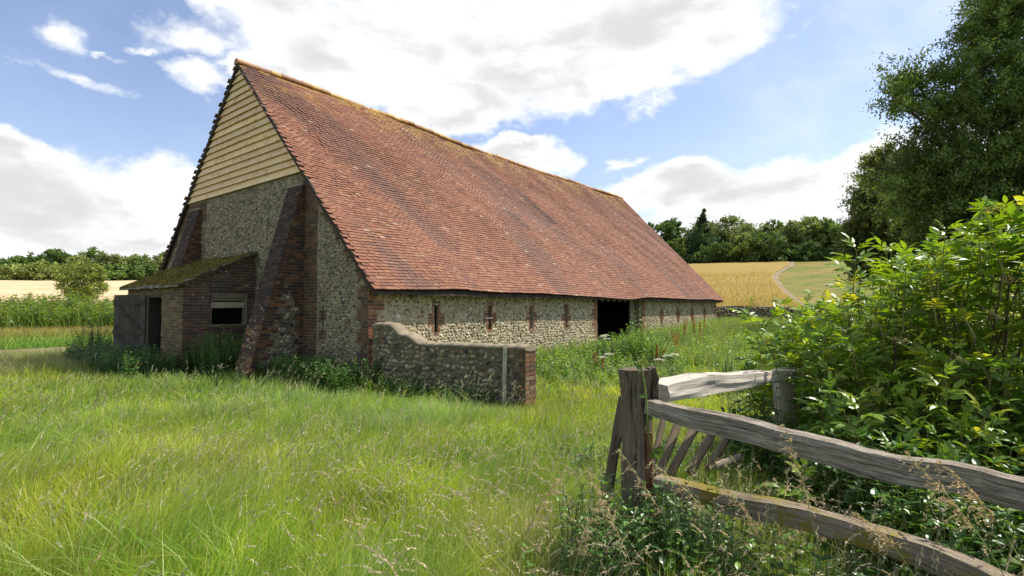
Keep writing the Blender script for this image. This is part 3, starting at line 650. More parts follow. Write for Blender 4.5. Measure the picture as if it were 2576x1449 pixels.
tag(mb.build('boundary_wall', [M['mortar'], M['flint']], loc=fw0), 'dark weathered flint boundary wall beyond the barn at the field edge', 'wall').rotation_euler[2] = ang

# ================================================================ FENCE
fence = empty('split_rail_fence', (.775, 3.3, 0), label='weathered split oak fence with thick round post and crooked rails', cat='fence')
FO = A([.775, 3.3, 0])
def rough_sec(w, h, seed, k=16, n=30, amp=.09):
    r = np.random.default_rng(seed); base = r.uniform(-1, 1, (8,)); ph = r.uniform(0, 6, k)
    def f(i, t):
        out = []
        for j in range(k):
            a = 2 * math.pi * j / k
            cx_, cy_ = math.cos(a), math.sin(a); m_ = max(abs(cx_), abs(cy_)) ** .85; 
            q = 1 + amp * math.sin(ph[j] + t * 9) + amp * .6 * math.sin(ph[j] * 3 + t * 23)
            ww, hh = (w(t), h(t)); out.append((cx_ / m_ * ww / 2 * q, cy_ / m_ * hh / 2 * q))
        return out
    return f
def rail(name, pts, w, h, seed, mat, c=(1, 1, 1), jit=.008):
    pts = A(pts, float); t = np.linspace(0, 1, len(pts)); T = np.linspace(0, 1, 36); r = np.random.default_rng(seed)
    P = np.stack([np.interp(T, t, pts[:, k]) for k in range(3)], 1)
    for _ in range(3): P[1:-1] = (P[:-2] + 2 * P[1:-1] + P[2:]) / 4
    P[:, 2] += jit * np.sin(T * 17 + seed) + r.normal(0, jit * .25, 36)
    mb = MB(); sweep(mb, P - FO, rough_sec(w, h, seed, amp=.06), c=c, smooth=False); return mb.build(name, mat, fence)
mb = MB(); nseg = 26; zs = np.linspace(-.1, 1.262, nseg)
ph = rng.uniform(0, 6, 28)
def psec(i, t):
    out = []; r0 = .084 + .016 * (1 - t) + (.014 * max(0, t - .93) / .07)
    for j in range(28):
        a = 2 * math.pi * j / 28; g = .006 * math.sin(7 * a + 1) + .004 * math.sin(13 * a + ph[0]) + .002 * math.sin(ph[j] + t * 14)
        r_ = r0 + g - (.02 if j in (2, 3) else 0) - (.012 if j in (19, 14) else 0)
        if math.cos(a) < -.2: r_ += .022 * max(0, t - .75) / .25
        out.append((r_ * math.cos(a), r_ * math.sin(a) * .95))
    return out
sweep(mb, [(.018 * (1 - z) - .003 * math.sin(z * 5), 0, z) for z in zs], psec, up=(0, 1, 0)); mb.build('post', [M['post']], fence)
mb = MB(); P = [(.098 + .01 * math.sin(q * 4), -.02, z) for q, z in zip(np.linspace(0, 1, 12), np.linspace(1.03, 1.275, 12))]
sweep(mb, P, rough_sec(lambda t: .042, lambda t: .11, 4, amp=.14), up=(0, 1, 0), c=(.62, .58, .55)); mb.build('split_slab', [M['post']], fence)
mb = MB(); sweep(mb, [(.062, -.050, z) for z in np.linspace(.5, .88, 10)], rough_sec(lambda t: .05, lambda t: .04, 9, amp=.14), up=(0, 1, 0)); mb.build('split_wood', [M['split']], fence)['label'] = 'fresh reddish split wood on the post'
tp = lambda a, b: (lambda t: a + (b - a) * t)
r_near = lambda t: .085 + .075 * min(1, t * 5)
def rp(x, y, Y): return at(x, y, Y)
rail('rail', [rp(1632, 1024, 3.22), rp(1700, 1038, 3.10), rp(1830, 1072, 2.95), rp(1990, 1116, 2.76), rp(2160, 1152, 2.58), rp(2290, 1186, 2.45), rp(2440, 1212, 2.32), rp(2640, 1255, 2.12), rp(2900, 1310, 1.9)], lambda t: .10, lambda t: .078 + .044 * min(1, t * 5), 21, [M['rail']])['label'] = 'thick silvery upper rail coming toward the viewer'
rail('rail', [rp(1650, 1215, 3.22), rp(1740, 1235, 3.10), rp(1850, 1268, 2.95), rp(1990, 1295, 2.8), rp(2120, 1325, 2.65), rp(2260, 1370, 2.5), rp(2400, 1425, 2.36), rp(2560, 1500, 2.2), rp(2800, 1600, 2.)], lambda t: .10, lambda t: .07 + .042 * min(1, t * 4), 33, [M['mossrail']], jit=.005)['label'] = 'lower rail with patches of yellow moss'
rail('rail', [rp(1655, 988, 3.42), rp(1700, 976, 3.55), rp(1760, 965, 3.75), rp(1840, 957, 4.05), rp(1920, 948, 4.35), rp(1985, 942, 4.62)], lambda t: .17, lambda t: .115 + .02 * math.sin(t * 5), 45, [M['greywood']], c=(1.15, 1.12, 1.08), jit=.003)['label'] = 'bleached pale rear rail ending in the bush'
mb = MB(); q = at(1974, 940, 4.75) - FO
sweep(mb, [(q[0], q[1], z) for z in np.linspace(-.1, 1.10, 12)], rough_sec(lambda t: .17, lambda t: .13, 7, amp=.04), up=(0, 1, 0), c=(1.0, .95, .85)); mb.build('post', [M['greywood']], fence)['label'] = 'squared rear post inside the bush'
def stick(name, p0, p1, w, mat, label, cat='stick', group=None, root=None, c=(1, 1, 1), seed=3):
    mb = MB(); p0 = A(p0); p1 = A(p1); base = p0 if root is None else A(root.location)
    P = [p0 + (p1 - p0) * t - base for t in np.linspace(0, 1, 10)]
    sweep(mb, P, rough_sec(lambda t: w, lambda t: w * .6, seed, k=10, amp=.06), up=(0.2, 1, 0), c=c)
    o = mb.build(name, mat, root, loc=None if root else p0)
    return o if root else tag(o, label, cat, group)
stick('leaning_stake', at(1512, 1340, 3.35), at(1568, 1000, 3.55), .065, [M['darkwood']], 'dark flat stake leaning against the left side of the thick fence post', 'stake', c=(1.3, 1.2, 1.), seed=8)
stick('leaning_stake', at(1560, 1330, 3.3), at(1600, 1130, 3.45), .05, [M['darkwood']], 'short brown stake leaning at the foot of the thick fence post', 'stake', c=(1.8, 1.6, 1.3), seed=9)
hb = at(1700, 1240, 3.8); hurdle = empty('broken_hurdle', (hb[0], hb[1], hb[2]), label='broken wooden hurdle of slanting slats behind the thick fence post', cat='hurdle')
for i, (x0, y0, x1, y1) in enumerate([(1640, 1180, 1672, 1040), (1655, 1200, 1712, 1050), (1685, 1195, 1752, 1070), (1735, 1190, 1795, 1085), (1780, 1180, 1830, 1100)]):
    stick('slat', at(x0, y0, 3.75 + .06 * i), at(x1, y1, 3.95 + .1 * i), .06 if i else .045, [M['darkwood']], None, root=hurdle, c=(1.9, 1.8, 1.5), seed=50 + i)
stick('board', at(1800, 1172, 3.9), at(1862, 1150, 4.0), .05, [M['greywood']], None, root=hurdle, c=(.6, .55, .5), seed=61)
# bindweed climbing the post
mb = MB(); P = []
for t in np.linspace(0, 1, 16): P.append(rp(1612 + 8 * math.sin(t * 5) + 40 * t ** 2 * 1.1, 915 + 235 * t, 3.14 - .015 * math.sin(t * 3)))
bp = A([P[-1][0], P[-1][1], P[-1][2]]); tube(mb, [p - bp for p in P], .005, .005, 5, (.16, .22, .05), cap=True)
O = A([P[i] - bp for i in (0, 1, 5, 9, 14, 15, 15)]) ; leaves(mb, O, A([[.5, -.2, .6], [-.6, -.3, .5], [-.8, -.3, -.1], [.6, -.4, .3], [.9, -.3, 0], [-.5, -.4, .3], [.4, -.5, .5]]), A([[0, -1, .3]] * 7), A([.05, .06, .055, .04, .07, .06, .06]), A([.035, .04, .03, .025, .05, .04, .05]), A([[.13, .22, .05]] * 7), mat=1)
quads(mb, A([P[0] - bp] * 60) + rng.normal(0, .03, (60, 3)) * A([1.8, .6, .6]), rdir(60) * .010, rdir(60) * .006, A([[.20, .24, .12]] * 60), mat=1)
tag(mb.build('bindweed', [M['stalk'], M['leaf']], loc=bp), 'pale green vine climbing up the front of the thick fence post', 'vine')

# ================================================================ VEGETATION
GREENS = {'grass': A([[.25, .39, .035], [.18, .34, .035], [.31, .42, .045], [.38, .44, .07], [.15, .29, .035]])}
def uv_of(x, y): X = x - C[0]; Y = y - C[1]; return X * U[0] + Y * U[1], X * V[0] + Y * V[1]
def outside(x, y, m_=.0):
    u, v = uv_of(x, y)
    b = (u > -m_) & (u < LEN + m_) & (v > -m_) & (v < 11.9 + m_)
    b |= (u > LU - m_) & (u < .1) & (v > LV0 - m_) & (v < LV1 + m_)
    b |= (u > -m_) & (u < TW + m_) & (v > -4.1 - m_) & (v < 0)
    b |= (u > -1.3) & (u < 0) & (v > 2.45) & (v < 3.2) & (u > -1.3 + 0)
    return ~b
def blades(mb, x, y, z0, h, w, lean, az, c0, c1, curl=.5, mat=0):
    n = len(x); dx = np.cos(az) * lean; dy = np.sin(az) * lean
    sa = rng.uniform(0, np.pi, n); sx = np.cos(sa) * w / 2; sy = np.sin(sa) * w / 2
    V_ = []; Cc = []
    for t, ww in ((0, .8), (.35, 1.), (.7, .7), (1., .08)):
        b = t * (1 - curl) + curl * t * t
        px = x + dx * h * b; py = y + dy * h * b; pz = z0 + h * (t - .25 * np.minimum(lean, 1.6) * t * t)
        V_.append(np.stack([px - sx * ww, py - sy * ww, pz], 1)); V_.append(np.stack([px + sx * ww, py + sy * ww, pz], 1))
        cc = c0 * (1 - t) + c1 * t; Cc += [cc, cc]
    v = np.stack(V_, 1).reshape(-1, 3); f = A([[0, 1, 3, 2], [2, 3, 5, 4], [4, 5, 7, 6]])
    mb.add(v, (f[None] + 8 * np.arange(n)[:, None, None]).reshape(-1, 4), np.stack(Cc, 1).reshape(-1, 3), mat=mat)
def scatter(n, r0, r1, a0, a1, p=1.):
    r = r0 + (r1 - r0) * rng.random(n) ** p; a = np.radians(rng.uniform(a0, a1, n)); return r * np.sin(a), r * np.cos(a), r
WIND = math.atan2(.25, 1.)
def heads(mb, x, y, z, az, lean, L, c, dens=9, wid=.006, mat=0):
    """loose seed heads: spikelets along a drooping tip"""
    n = len(x); k = dens; t = np.tile(np.linspace(0, 1, k), n); i = np.repeat(np.arange(n), k)
    dx, dy = np.cos(az)[i], np.sin(az)[i]; Lr = L[i]
    O = np.stack([x[i] + dx * lean[i] * Lr * t, y[i] + dy * lean[i] * Lr * t, z[i] + Lr * (t * (1 - .5 * lean[i]) - .35 * lean[i] * t * t)], 1)
    D = np.stack([dx * lean[i], dy * lean[i], 1 - lean[i] * (.5 + .7 * t)], 1) + rng.normal(0, .3, (n * k, 3)); D = nrm(D)
    sp = rng.normal(0, 1, (n * k, 3)) * (wid * .8)
    S = nrm(np.cross(D, rdir(n * k))) * (wid * (1.1 - .6 * t))[:, None]
    quads(mb, O + sp, D * (L[i] / k * 1.3)[:, None], S, c[i] * rng.uniform(.8, 1.15, (n * k, 1)), mat=mat)
# --- meadow grass
mb = MB()
for (n, r0, r1, w, hh) in ((90000, 1.6, 4.6, .0042, .36), (130000, 4.4, 9.5, .0065, .38), (110000, 9., 19., .012, .40), (50000, 18., 46., .03, .42)):
    x, y, r = scatter(n, r0, r1, -62, 62, .75)
    k = outside(x, y, .03) & ~((r > 21.8) & (np.degrees(np.arctan2(x, y)) < -35.5) & (r < 27.6)); x, y, r = x[k], y[k], r[k]; n = len(x)
    u, v = uv_of(x, y)
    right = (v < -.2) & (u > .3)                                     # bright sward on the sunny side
    patch = fbm(x * .6, y * .6); tall = fbm(x * .25 + 9, y * .25)
    h = hh * rng.uniform(.45, 1.15, n) * (.50 + .95 * tall) * np.where(right & (v < -1.2), .62, 1.)
    near_g = np.exp(-((u + 1.8) / 1.5) ** 2) * (v > -4.5)
    h *= 1 - .30 * np.clip((r - 6) / 3, 0, 1) * (r < 20)
    h *= np.where((np.abs(u + .3) < 1.3) & (v < .8) & (v > -5), .62, 1.)
    h *= 1 + .10 * near_g
    cl = vnoise(x * 2.6, y * 2.6); cl2 = vnoise(x * 1.1 + 20, y * 1.1 + 5)
    h *= (.76 + .50 * cl) * (.85 + .3 * cl2)
    pal = GREENS['grass'][rng.integers(0, 5, n)] * rng.uniform(.75, 1.2, (n, 1))
    yel = np.clip((patch - .42) * 4, 0, 1)[:, None]; pal = pal * (1 - yel * .45) + A([.44, .45, .08]) * yel * .45
    blue = np.clip(near_g * 1.3, 0, 1)[:, None] * .75; pal = pal * (1 - blue) + A([.21, .36, .12]) * rng.uniform(.8, 1.2, (n, 1)) * blue
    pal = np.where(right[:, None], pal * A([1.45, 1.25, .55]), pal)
    dry = (rng.random(n) < .07)[:, None]; pal = np.where(dry, A([.58, .54, .30]) * rng.uniform(.7, 1.1, (n, 1)), pal)
    pal = pal * A([1.06, 1.0, .9]) * (.76 + .46 * vnoise(x * 3.1 + 9, y * 3.1))[:, None] * (.82 + .36 * cl2)[:, None]
    tip = pal * .78 + A([.54, .58, .24]) * .24
    pal = pal * .85
    az = WIND + (vnoise(x * .9 + 3, y * .9) - .5) * 5 + rng.normal(0, .8, n); lean = np.abs(rng.normal(.5, .35, n)) * (.6 + .9 * vnoise(x * 1.4, y * 1.4 + 7))
    blades(mb, x, y, terr(x, y) - .02, h, w * rng.uniform(.6, 1.3, n), lean, az, pal, tip)
tag(mb.build('meadow_grass', [M['grass']]), 'long green meadow grass filling the foreground and round the barn', 'grass', kind='stuff')
# broad pale curved blades and flattened tufts
mb = MB()
for (n, r0, r1, w, hh) in ((3000, 2.2, 6., .008, .5), (4500, 5.5, 13., .011, .5)):
    x, y, r = scatter(n, r0, r1, -52, 50, .9); k = outside(x, y, .05) & (vnoise(x * .8 + 31, y * .8) > .38); x, y = x[k], y[k]; n = len(x)
    c_ = np.where((rng.random(n) < .4)[:, None], A([.46, .54, .20]), A([.20, .38, .05])) * rng.uniform(.7, 1.2, (n, 1))
    blades(mb, x, y, terr(x, y), hh * rng.uniform(.5, 1.1, n), w * rng.uniform(.6, 1.2, n), rng.uniform(.5, 1.5, n), WIND + (vnoise(x, y) - .5) * 7 + rng.normal(0, .6, n), c_ * .85, c_, curl=.9)
tag(mb.build('broad_grass', [M['grass']]), 'broad bladed pale tufts bending over within the meadow', 'grass', kind='stuff')
# --- seeding stems
mb = MB()
for (n, r0, r1, w, wid, p_) in ((2600, 2.6, 5.5, .0022, .0036, 1.), (3600, 5., 12., .003, .0048, .9), (900, 11., 20., .005, .006, .9)):
    x, y, r = scatter(n, r0, r1, -50, 50, p_); u, v = uv_of(x, y)
    dens = fbm(x * .5 + 3, y * .5 + 8)
    k = outside(x, y, .1) & ~((v < -1) & (u > 3) & (rng.random(n) < .7)) & (rng.random(n) < np.clip((dens - .3) * 3, .1, 1))
    x, y, r = x[k], y[k], r[k]; n = len(x); h = rng.uniform(.40, .68, n)
    az = WIND + rng.normal(0, .7, n); lean = np.clip(np.abs(rng.normal(.45, .25, n)), 0, 1.)
    z0 = terr(x, y); c = np.where((rng.random(n) < .75)[:, None], A([.52, .48, .30]), A([.44, .34, .20])) * rng.uniform(.8, 1.15, (n, 1))
    g = A([.36, .40, .14]) * rng.uniform(.7, 1.1, (n, 1))
    blades(mb, x, y, z0, h, np.full(n, w), lean, az, g, c)
    tx = x + np.cos(az) * lean * h; ty = y + np.sin(az) * lean * h; tz = z0 + h * (1 - .25 * lean)
    heads(mb, tx, ty, tz - .01, az, np.clip(lean * 1.1, 0, 1.1), rng.uniform(.05, .12, n), c, 8, wid)
tag(mb.build('seeding_grass', [M['dry']]), 'thin straw coloured seeding grass stems scattered through the meadow', 'grass', kind='stuff')

# --- leafy plants generator (nettles, docks, brambles)
def weeds(mb, x, y, h, c, lsz=.07, npair=9, spread=.9, up=.25, stalkc=(.14, .17, .06), zb=None):
    n = len(x); z0 = terr(x, y) if zb is None else zb
    az = rng.uniform(0, 2 * np.pi, n); ln = rng.uniform(.0, .3, n)
    tx = x + np.cos(az) * ln * h; ty = y + np.sin(az) * ln * h
    w = .006 + .004 * h
    V_ = np.stack([np.stack([x - w / 2, y, z0], 1), np.stack([x + w / 2, y, z0], 1), np.stack([tx + w / 4, ty, z0 + h], 1), np.stack([tx - w / 4, ty, z0 + h], 1)], 1)
    mb.add(V_.reshape(-1, 3), (A([[0, 1, 2, 3]])[None] + 4 * np.arange(n)[:, None, None]).reshape(-1, 4), stalkc, mat=1)
    i = np.repeat(np.arange(n), npair * 2); t = np.tile(np.repeat(np.linspace(.18, 1., npair), 2), n)
    a = rng.uniform(0, 6.3, n)[i] + np.tile(np.repeat(np.arange(npair), 2) * 1.57, n) + np.tile(np.tile([0, np.pi], npair), n)
    O = np.stack([x[i] + (tx - x)[i] * t, y[i] + (ty - y)[i] * t, z0[i] + h[i] * t], 1)
    D = np.stack([np.cos(a) * spread, np.sin(a) * spread, up + rng.normal(0, .25, len(i)) + .5 * (t > .95)], 1)
    L = lsz * (1.15 - .55 * t) * rng.uniform(.7, 1.2, len(i))
    leaves(mb, O, D, np.tile(Z_, (len(i), 1)) + rng.normal(0, .2, (len(i), 3)), L, L * .55, c[i] * rng.uniform(.75, 1.25, (len(i), 1)), droop=.3)
# nettles along the gable and the low wall
mb = MB(); n = 1150
u = np.concatenate([rng.uniform(-3.0, -1.75, 420), rng.uniform(-1.7, -.05, 330), rng.uniform(-1.15, -.05, 400)]); v = np.concatenate([rng.uniform(4.3, 9.6, 420), rng.uniform(3.2, 4.8, 330), rng.uniform(-.6, 2.4, 400)])
h = np.concatenate([rng.uniform(.35, .72, 420), rng.uniform(.5, 1.05, 330), rng.uniform(.25, .62, 400)])
dist = np.where(u < -1.3, 1, 1); P = C[:2] + u[:, None] * U[:2] + v[:, None] * V[:2]
c = A([.07, .16, .035]) * rng.uniform(.7, 1.4, (n, 1)) + (rng.random((n, 1)) < .2) * A([.03, .05, .01]); k = outside(P[:, 0], P[:, 1], .04)
weeds(mb, P[k, 0], P[k, 1], h[k], c[k], .12, 9)
tag(mb.build('nettles', [M['leaf'], M['stalk']]), 'dark green nettle bed along the foot of the shaded gable', 'nettles', kind='stuff')
mb = MB(); n = 260; v = rng.uniform(-3.6, -.1, n); u = rng.uniform(-.55, -.03, n); P = C[:2] + u[:, None] * U[:2] + v[:, None] * V[:2]
weeds(mb, P[:, 0], P[:, 1], rng.uniform(.15, .4, n), A([.05, .12, .035]) * rng.uniform(.7, 1.4, (n, 1)), .07, 6); 
tag(mb.build('wall_weeds', [M['leaf'], M['stalk']]), 'dark weeds growing at the foot of the low flint wall', 'weeds', kind='stuff')
# tall weeds along the sunny side
mb = MB(); n = 4200; u = rng.uniform(2.6, 25, n); v = -.15 - rng.gamma(1.6, 1.1, n)
x, y = (C[:2] + u[:, None] * U[:2] + v[:, None] * V[:2]).T
x2, y2, r2 = scatter(1500, 11, 27, 22, 40); x = np.concatenate([x, x2]); y = np.concatenate([y, y2]); u, v = uv_of(x, y)
k = outside(x, y, .05) & (v > -12); x, y, u, v = x[k], y[k], u[k], v[k]; n = len(x)
h = rng.uniform(.3, .7, n) * np.clip(.5 + u / 18, .5, 1.5) * np.where(v > -3, 1, .75)
c = np.where((rng.random(n) < .55)[:, None], A([.16, .29, .045]), A([.25, .36, .06])) * rng.uniform(.7, 1.3, (n, 1)); c = np.where(((rng.random(n) < .2))[:, None], A([.14, .25, .10]), c)
weeds(mb, x, y, h, c, .11, 8)
tag(mb.build('tall_weeds', [M['leaf'], M['stalk']]), 'tall mixed green weeds growing along the sunlit long wall', 'weeds', kind='stuff')
# tall grass by the sunny side
mb = MB(); n = 24000; u = rng.uniform(6, 27, n); v = -.1 - rng.gamma(1.8, 1.6, n); x, y = (C[:2] + u[:, None] * U[:2] + v[:, None] * V[:2]).T
k = outside(x, y, .05) & (u > 9 + v * .4) & (v > -11); x, y, u, v = x[k], y[k], u[k], v[k]; n = len(x)
pal = np.where((rng.random(n) < .6)[:, None], A([.20, .31, .10]), A([.36, .40, .14])) * rng.uniform(.75, 1.2, (n, 1))
h = rng.uniform(.6, 1.15, n) * np.clip((u - 5) / 12, .45, 1.1)
blades(mb, x, y, terr(x, y), h, np.full(n, .017), np.abs(rng.normal(.2, .2, n)), rng.uniform(0, 6.3, n), pal, pal * .8 + A([.10, .08, .04]))
tag(mb.build('tall_grass', [M['grass']]), 'tall grey green grass beside the far half of the long wall', 'grass', kind='stuff')
# docks: reddish spikes, each a plant
def dock(loc, h, seed, label):
    r = np.random.default_rng(seed); mb = MB(); root = empty('dock_plant', (*loc, float(terr(*loc))), label=label, cat='plant', group='reddish dock plants by the long wall')
    for s in range(3):
        d_ = r.normal(0, .10, 2); hh = h * r.uniform(.75, 1.05); P = [(d_[0] * t, d_[1] * t, hh * t) for t in np.linspace(0, 1, 5)]
        tube(mb, P, .008, .004, 5, (.30, .22, .07))
        n = 90; t = r.uniform(.35, 1, n); O = np.stack([d_[0] * t, d_[1] * t, hh * t], 1) + r.normal(0, 1, (n, 3)) * A([.035, .035, .01]) * (1.25 - t)[:, None]
        quads(mb, O, nrm(r.normal(size=(n, 3))) * .024, nrm(r.normal(size=(n, 3))) * .016, A([.42, .20, .07]) * r.uniform(.6, 1.3, (n, 1)))
    mb.build('flower_spike', [M['dry']], root)
    mb = MB(); n = 14; a = r.uniform(0, 6.3, n); leaves(mb, np.stack([0 * a, 0 * a, r.uniform(.02, .3, n)], 1), np.stack([np.cos(a), np.sin(a), r.uniform(.3, 1, n)], 1), np.tile(Z_, (n, 1)), r.uniform(.18, .3, n), .07, A([.12, .18, .05]) * r.uniform(.8, 1.2, (n, 1)), droop=.4)
    mb.build('leaf_rosette', [M['leaf']], root)
for i, (px, yy, D_, hh, lb) in enumerate([(1722, 0, 19.5, 1.25, 'rusty dock plant left of the tall rusty pair by the long wall'), (1748, 0, 20.5, 1.35, 'tallest rusty dock plant under the last arrow slits'), (1768, 0, 20., 1.3, 'rusty dock plant right of the tallest one under the last arrow slits'), (1700, 0, 17.5, 1.0, 'shorter rusty dock plant nearer the barn doorway'), (1652, 0, 13.5, .75, 'small brown dock plant in the grass below the doorway weeds'), (1508, 0, 12.5, .62, 'small rusty dock plant left of the doorway in short grass')]):
    p = at(px, 900, D_); dock((p[0], D_), hh, 70 + i, lb)
def umbel(px, D_, h, seed, label, n=5):
    r = np.random.default_rng(seed); p = at(px, 900, D_); z = float(terr(p[0], D_)); root = empty('cow_parsley', (p[0], D_, z), label=label, cat='plant', group='white flowering cow parsley')
    mb = MB(); fls = []
    for s in range(n):
        fl = MB(); fls.append(fl)
        d_ = r.normal(0, .16, 2); hh = h * r.uniform(.75, 1.); tube(mb, [(d_[0] * t * t, d_[1] * t * t, hh * t) for t in np.linspace(0, 1, 6)], .008, .004, 5, (.15, .22, .07))
        m_ = 90; a = r.uniform(0, 6.3, m_); q = np.sqrt(r.random(m_)) * .11; O = np.stack([d_[0] + q * np.cos(a), d_[1] + q * np.sin(a), hh + .02 - q * q * 2 + r.normal(0, .006, m_)], 1)
        quads(fl, O, nrm(r.normal(size=(m_, 3)) * A([1, 1, .2])) * .016, nrm(r.normal(size=(m_, 3)) * A([1, 1, .2])) * .013, A([.80, .80, .70]) * r.uniform(.85, 1.05, (m_, 1)))
    m_ = 90; a = r.uniform(0, 6.3, m_); O = np.stack([r.normal(0, .08, m_), r.normal(0, .08, m_), r.uniform(.1, .7, m_) * h], 1); leaves(mb, O, np.stack([np.cos(a), np.sin(a), .3 + 0 * a], 1), np.tile(Z_, (m_, 1)), .14, .05, A([.10, .19, .045]) * r.uniform(.7, 1.2, (m_, 1)), mat=1)
    mb.build('stem', [M['stalk'], M['leaf']], root); [f_.build('flower_head', [M['dry']], root) for f_ in fls]
umbel(1522, 14.6, 1.0, 1, 'white cow parsley at the left edge of the barn doorway'); umbel(1690, 11.5, .62, 2, 'white cow parsley low in the grass right of the doorway sapling', 3)
umbel(1488, 12.2, .62, 3, 'small white cow parsley left of the doorway near the low wall', 2); umbel(2040, 17, 1.45, 4, 'tall white cow parsley in front of the boundary wall', 4)

# ---------------- trees
def branch_path(p0, p1, sag, r, n=6):
    p0 = A(p0, float); p1 = A(p1, float); t = np.linspace(0, 1, n)[:, None]
    return p0 + (p1 - p0) * t + A([0, 0, 1]) * sag * np.sin(np.pi * t) + r.normal(0, .02, (n, 3)) * np.linalg.norm(p1 - p0) * np.sin(np.pi * t)
def crown_tree(name, loc, h, rad, seed, leaf, nleaf, base_c, label, cat='tree', group=None, crown_lo=.25, lobes=16, limb=True, cone=False, squash=1., trunk_r=None, lean=(0, 0), clump=.35, airy=1.):
    r = np.random.default_rng(seed); root = empty(name, loc, label=label, cat=cat, group=group)
    tr = trunk_r or h * .022; tb = MB()
    top = A([lean[0], lean[1], h * (.95 if cone else .78)]); tube(tb, branch_path((0, 0, -.3), top, 0, r, 8), tr, tr * .25, 9, (.13, .11, .085))
    # lobes inside the envelope
    L_ = []
    for i in range(lobes):
        if cone: t = (i + .5) / lobes; zc = h * (crown_lo + (1 - crown_lo) * t); rr = rad * (1.02 - t) ; a = r.uniform(0, 6.3); L_.append((A([rr * .35 * math.cos(a), rr * .35 * math.sin(a), zc]), rr * .75 + .2, h * .07))
        else:
            a = i * 2.4 + r.uniform(-.4, .4); t = r.uniform(0, 1); zc = h * (crown_lo + (1 - crown_lo) * (.10 + .78 * t)); env = math.sin(math.pi * min(.97, (.22 + .72 * t))) ** .6
            q = rad * env * r.uniform(.35, .78); s = rad * r.uniform(.28, .48) * (1.1 - .3 * t); L_.append((A([q * math.cos(a), q * math.sin(a), zc]) + A([*lean, 0]) * zc / h, s, s * .72 * squash))
            if limb: tube(tb, branch_path(A([*lean, 0]) * .5 * zc / h + A([0, 0, max(h * .12, zc * .55)]), L_[-1][0], .2, r, 5), tr * .35, tr * .08, 6, (.13, .11, .085))
    per = nleaf // lobes; mb = MB()
    for (c0, s, sz) in L_:
        # clumps on the lobe, then leaves in each clump
        nc = max(6, int(per / 22)); d_ = nrm(r.normal(size=(nc, 3)) + A([0, 0, .25])); cc = c0 + d_ * A([s, s, sz]) * r.uniform(.55, 1.08, (nc, 1))
        ii = r.integers(0, nc, per); O = cc[ii] + r.normal(0, 1, (per, 3)) * s * clump * A([.55, .55, .4]) * airy
        D = nrm(r.normal(size=(per, 3)) + A([0, 0, -.2])); S = nrm(np.cross(D, r.normal(size=(per, 3))))
        lf = leaf * r.uniform(.6, 1.3, (per, 1)); k = (r.uniform(.72, 1.28, nc)[ii])[:, None] * r.uniform(.8, 1.2, (per, 1)) * r.uniform(.85, 1.15)
        quads(mb, O, D * lf, S * lf * .55, base_c * k)
    tb.build('trunk', [M['bark']], root); mb.build('crown', [M['tree']], root)
    return root
def copy_tree(o, parent=None):
    c_ = o.copy(); col.objects.link(c_)
    if parent: c_.parent = parent
    for ch in o.children: copy_tree(ch, c_)
    return c_
# far left wood: px, crown top y, width px, label
def on_ridge(px, extra):
    d = ray(px, 700); az = math.atan2(d[0], d[1]); rc = float(np.interp(math.degrees(az), _az, _rc)) + extra
    x, y = rc * math.sin(az), rc * math.cos(az); return x, y, float(terr(x, y))
def wood(specs, group, protos, seed0):
    for i, (px, ytop, wpx, extra, kd, lb) in enumerate(specs):
        x, y, z = on_ridge(px, extra); ztop = EYE + (CY + 47.5 - ytop) / FP * y * 1.0; h = max(3., ztop - z); rad = max(2., wpx / 2 / FP * y)
        c_, cone, airy, lo = protos[kd]
        crown_tree('woodland_tree', (x, y, z - .2), h, rad * 1.12, seed0 + i, .40 * y / 150 if y < 200 else .46, 4400, c_, lb, group=group, crown_lo=lo * .6, lobes=18, cone=cone, airy=airy)
protos = {'dark': (A([.10, .16, .04]), False, 1., .08), 'mid': (A([.15, .22, .05]), False, 1., .06), 'pale': (A([.24, .29, .08]), False, 1.15, .10), 'olive': (A([.20, .235, .08]), False, 1.4, .22), 'cone': (A([.06, .105, .04]), True, 1., .05)}
GL, GR = 'trees along the far edge of the pale field', 'trees along the far edge of the golden field'
wood([(8, 660, 90, 6, 'dark', 'dark tree crown cut by the left frame edge beyond the pale field'),
      (38, 640, 70, 10, 'mid', 'rounded tree second from the left in the left wood'),
      (118, 622, 120, 14, 'dark', 'tallest dark domed tree of the left wood'),
      (40, 668, 80, -2, 'pale', 'pale low tree in front of the wood nearest the left edge'),
      (112, 655, 78, -2, 'pale', 'pale rounded tree standing in front of the tallest dark dome'),
      (165, 640, 80, 8, 'dark', 'dark tree just right of the tallest dome behind the round bush'),
      (228, 624, 110, 12, 'mid', 'wide domed tree directly behind the round bush in the pale field'),
      (205, 645, 80, 0, 'pale', 'yellow green tree peeping over the round bush'),
      (285, 637, 80, 8, 'olive', 'olive tree right of the round bush on the wood edge'),
      (335, 640, 80, 8, 'mid', 'middle green tree between olive ones left of the barn'),
      (300, 668, 80, -2, 'mid', 'low green tree at the field edge right of the round bush'),
      (375, 668, 80, -2, 'dark', 'low dark tree at the field edge closest to the barn'),
      (385, 638, 80, 8, 'olive', 'olive tree next to the barn roof edge on the left'),
      (430, 632, 80, 10, 'dark', 'dark tree half hidden by the left roof edge of the barn')], GL, protos, 300)
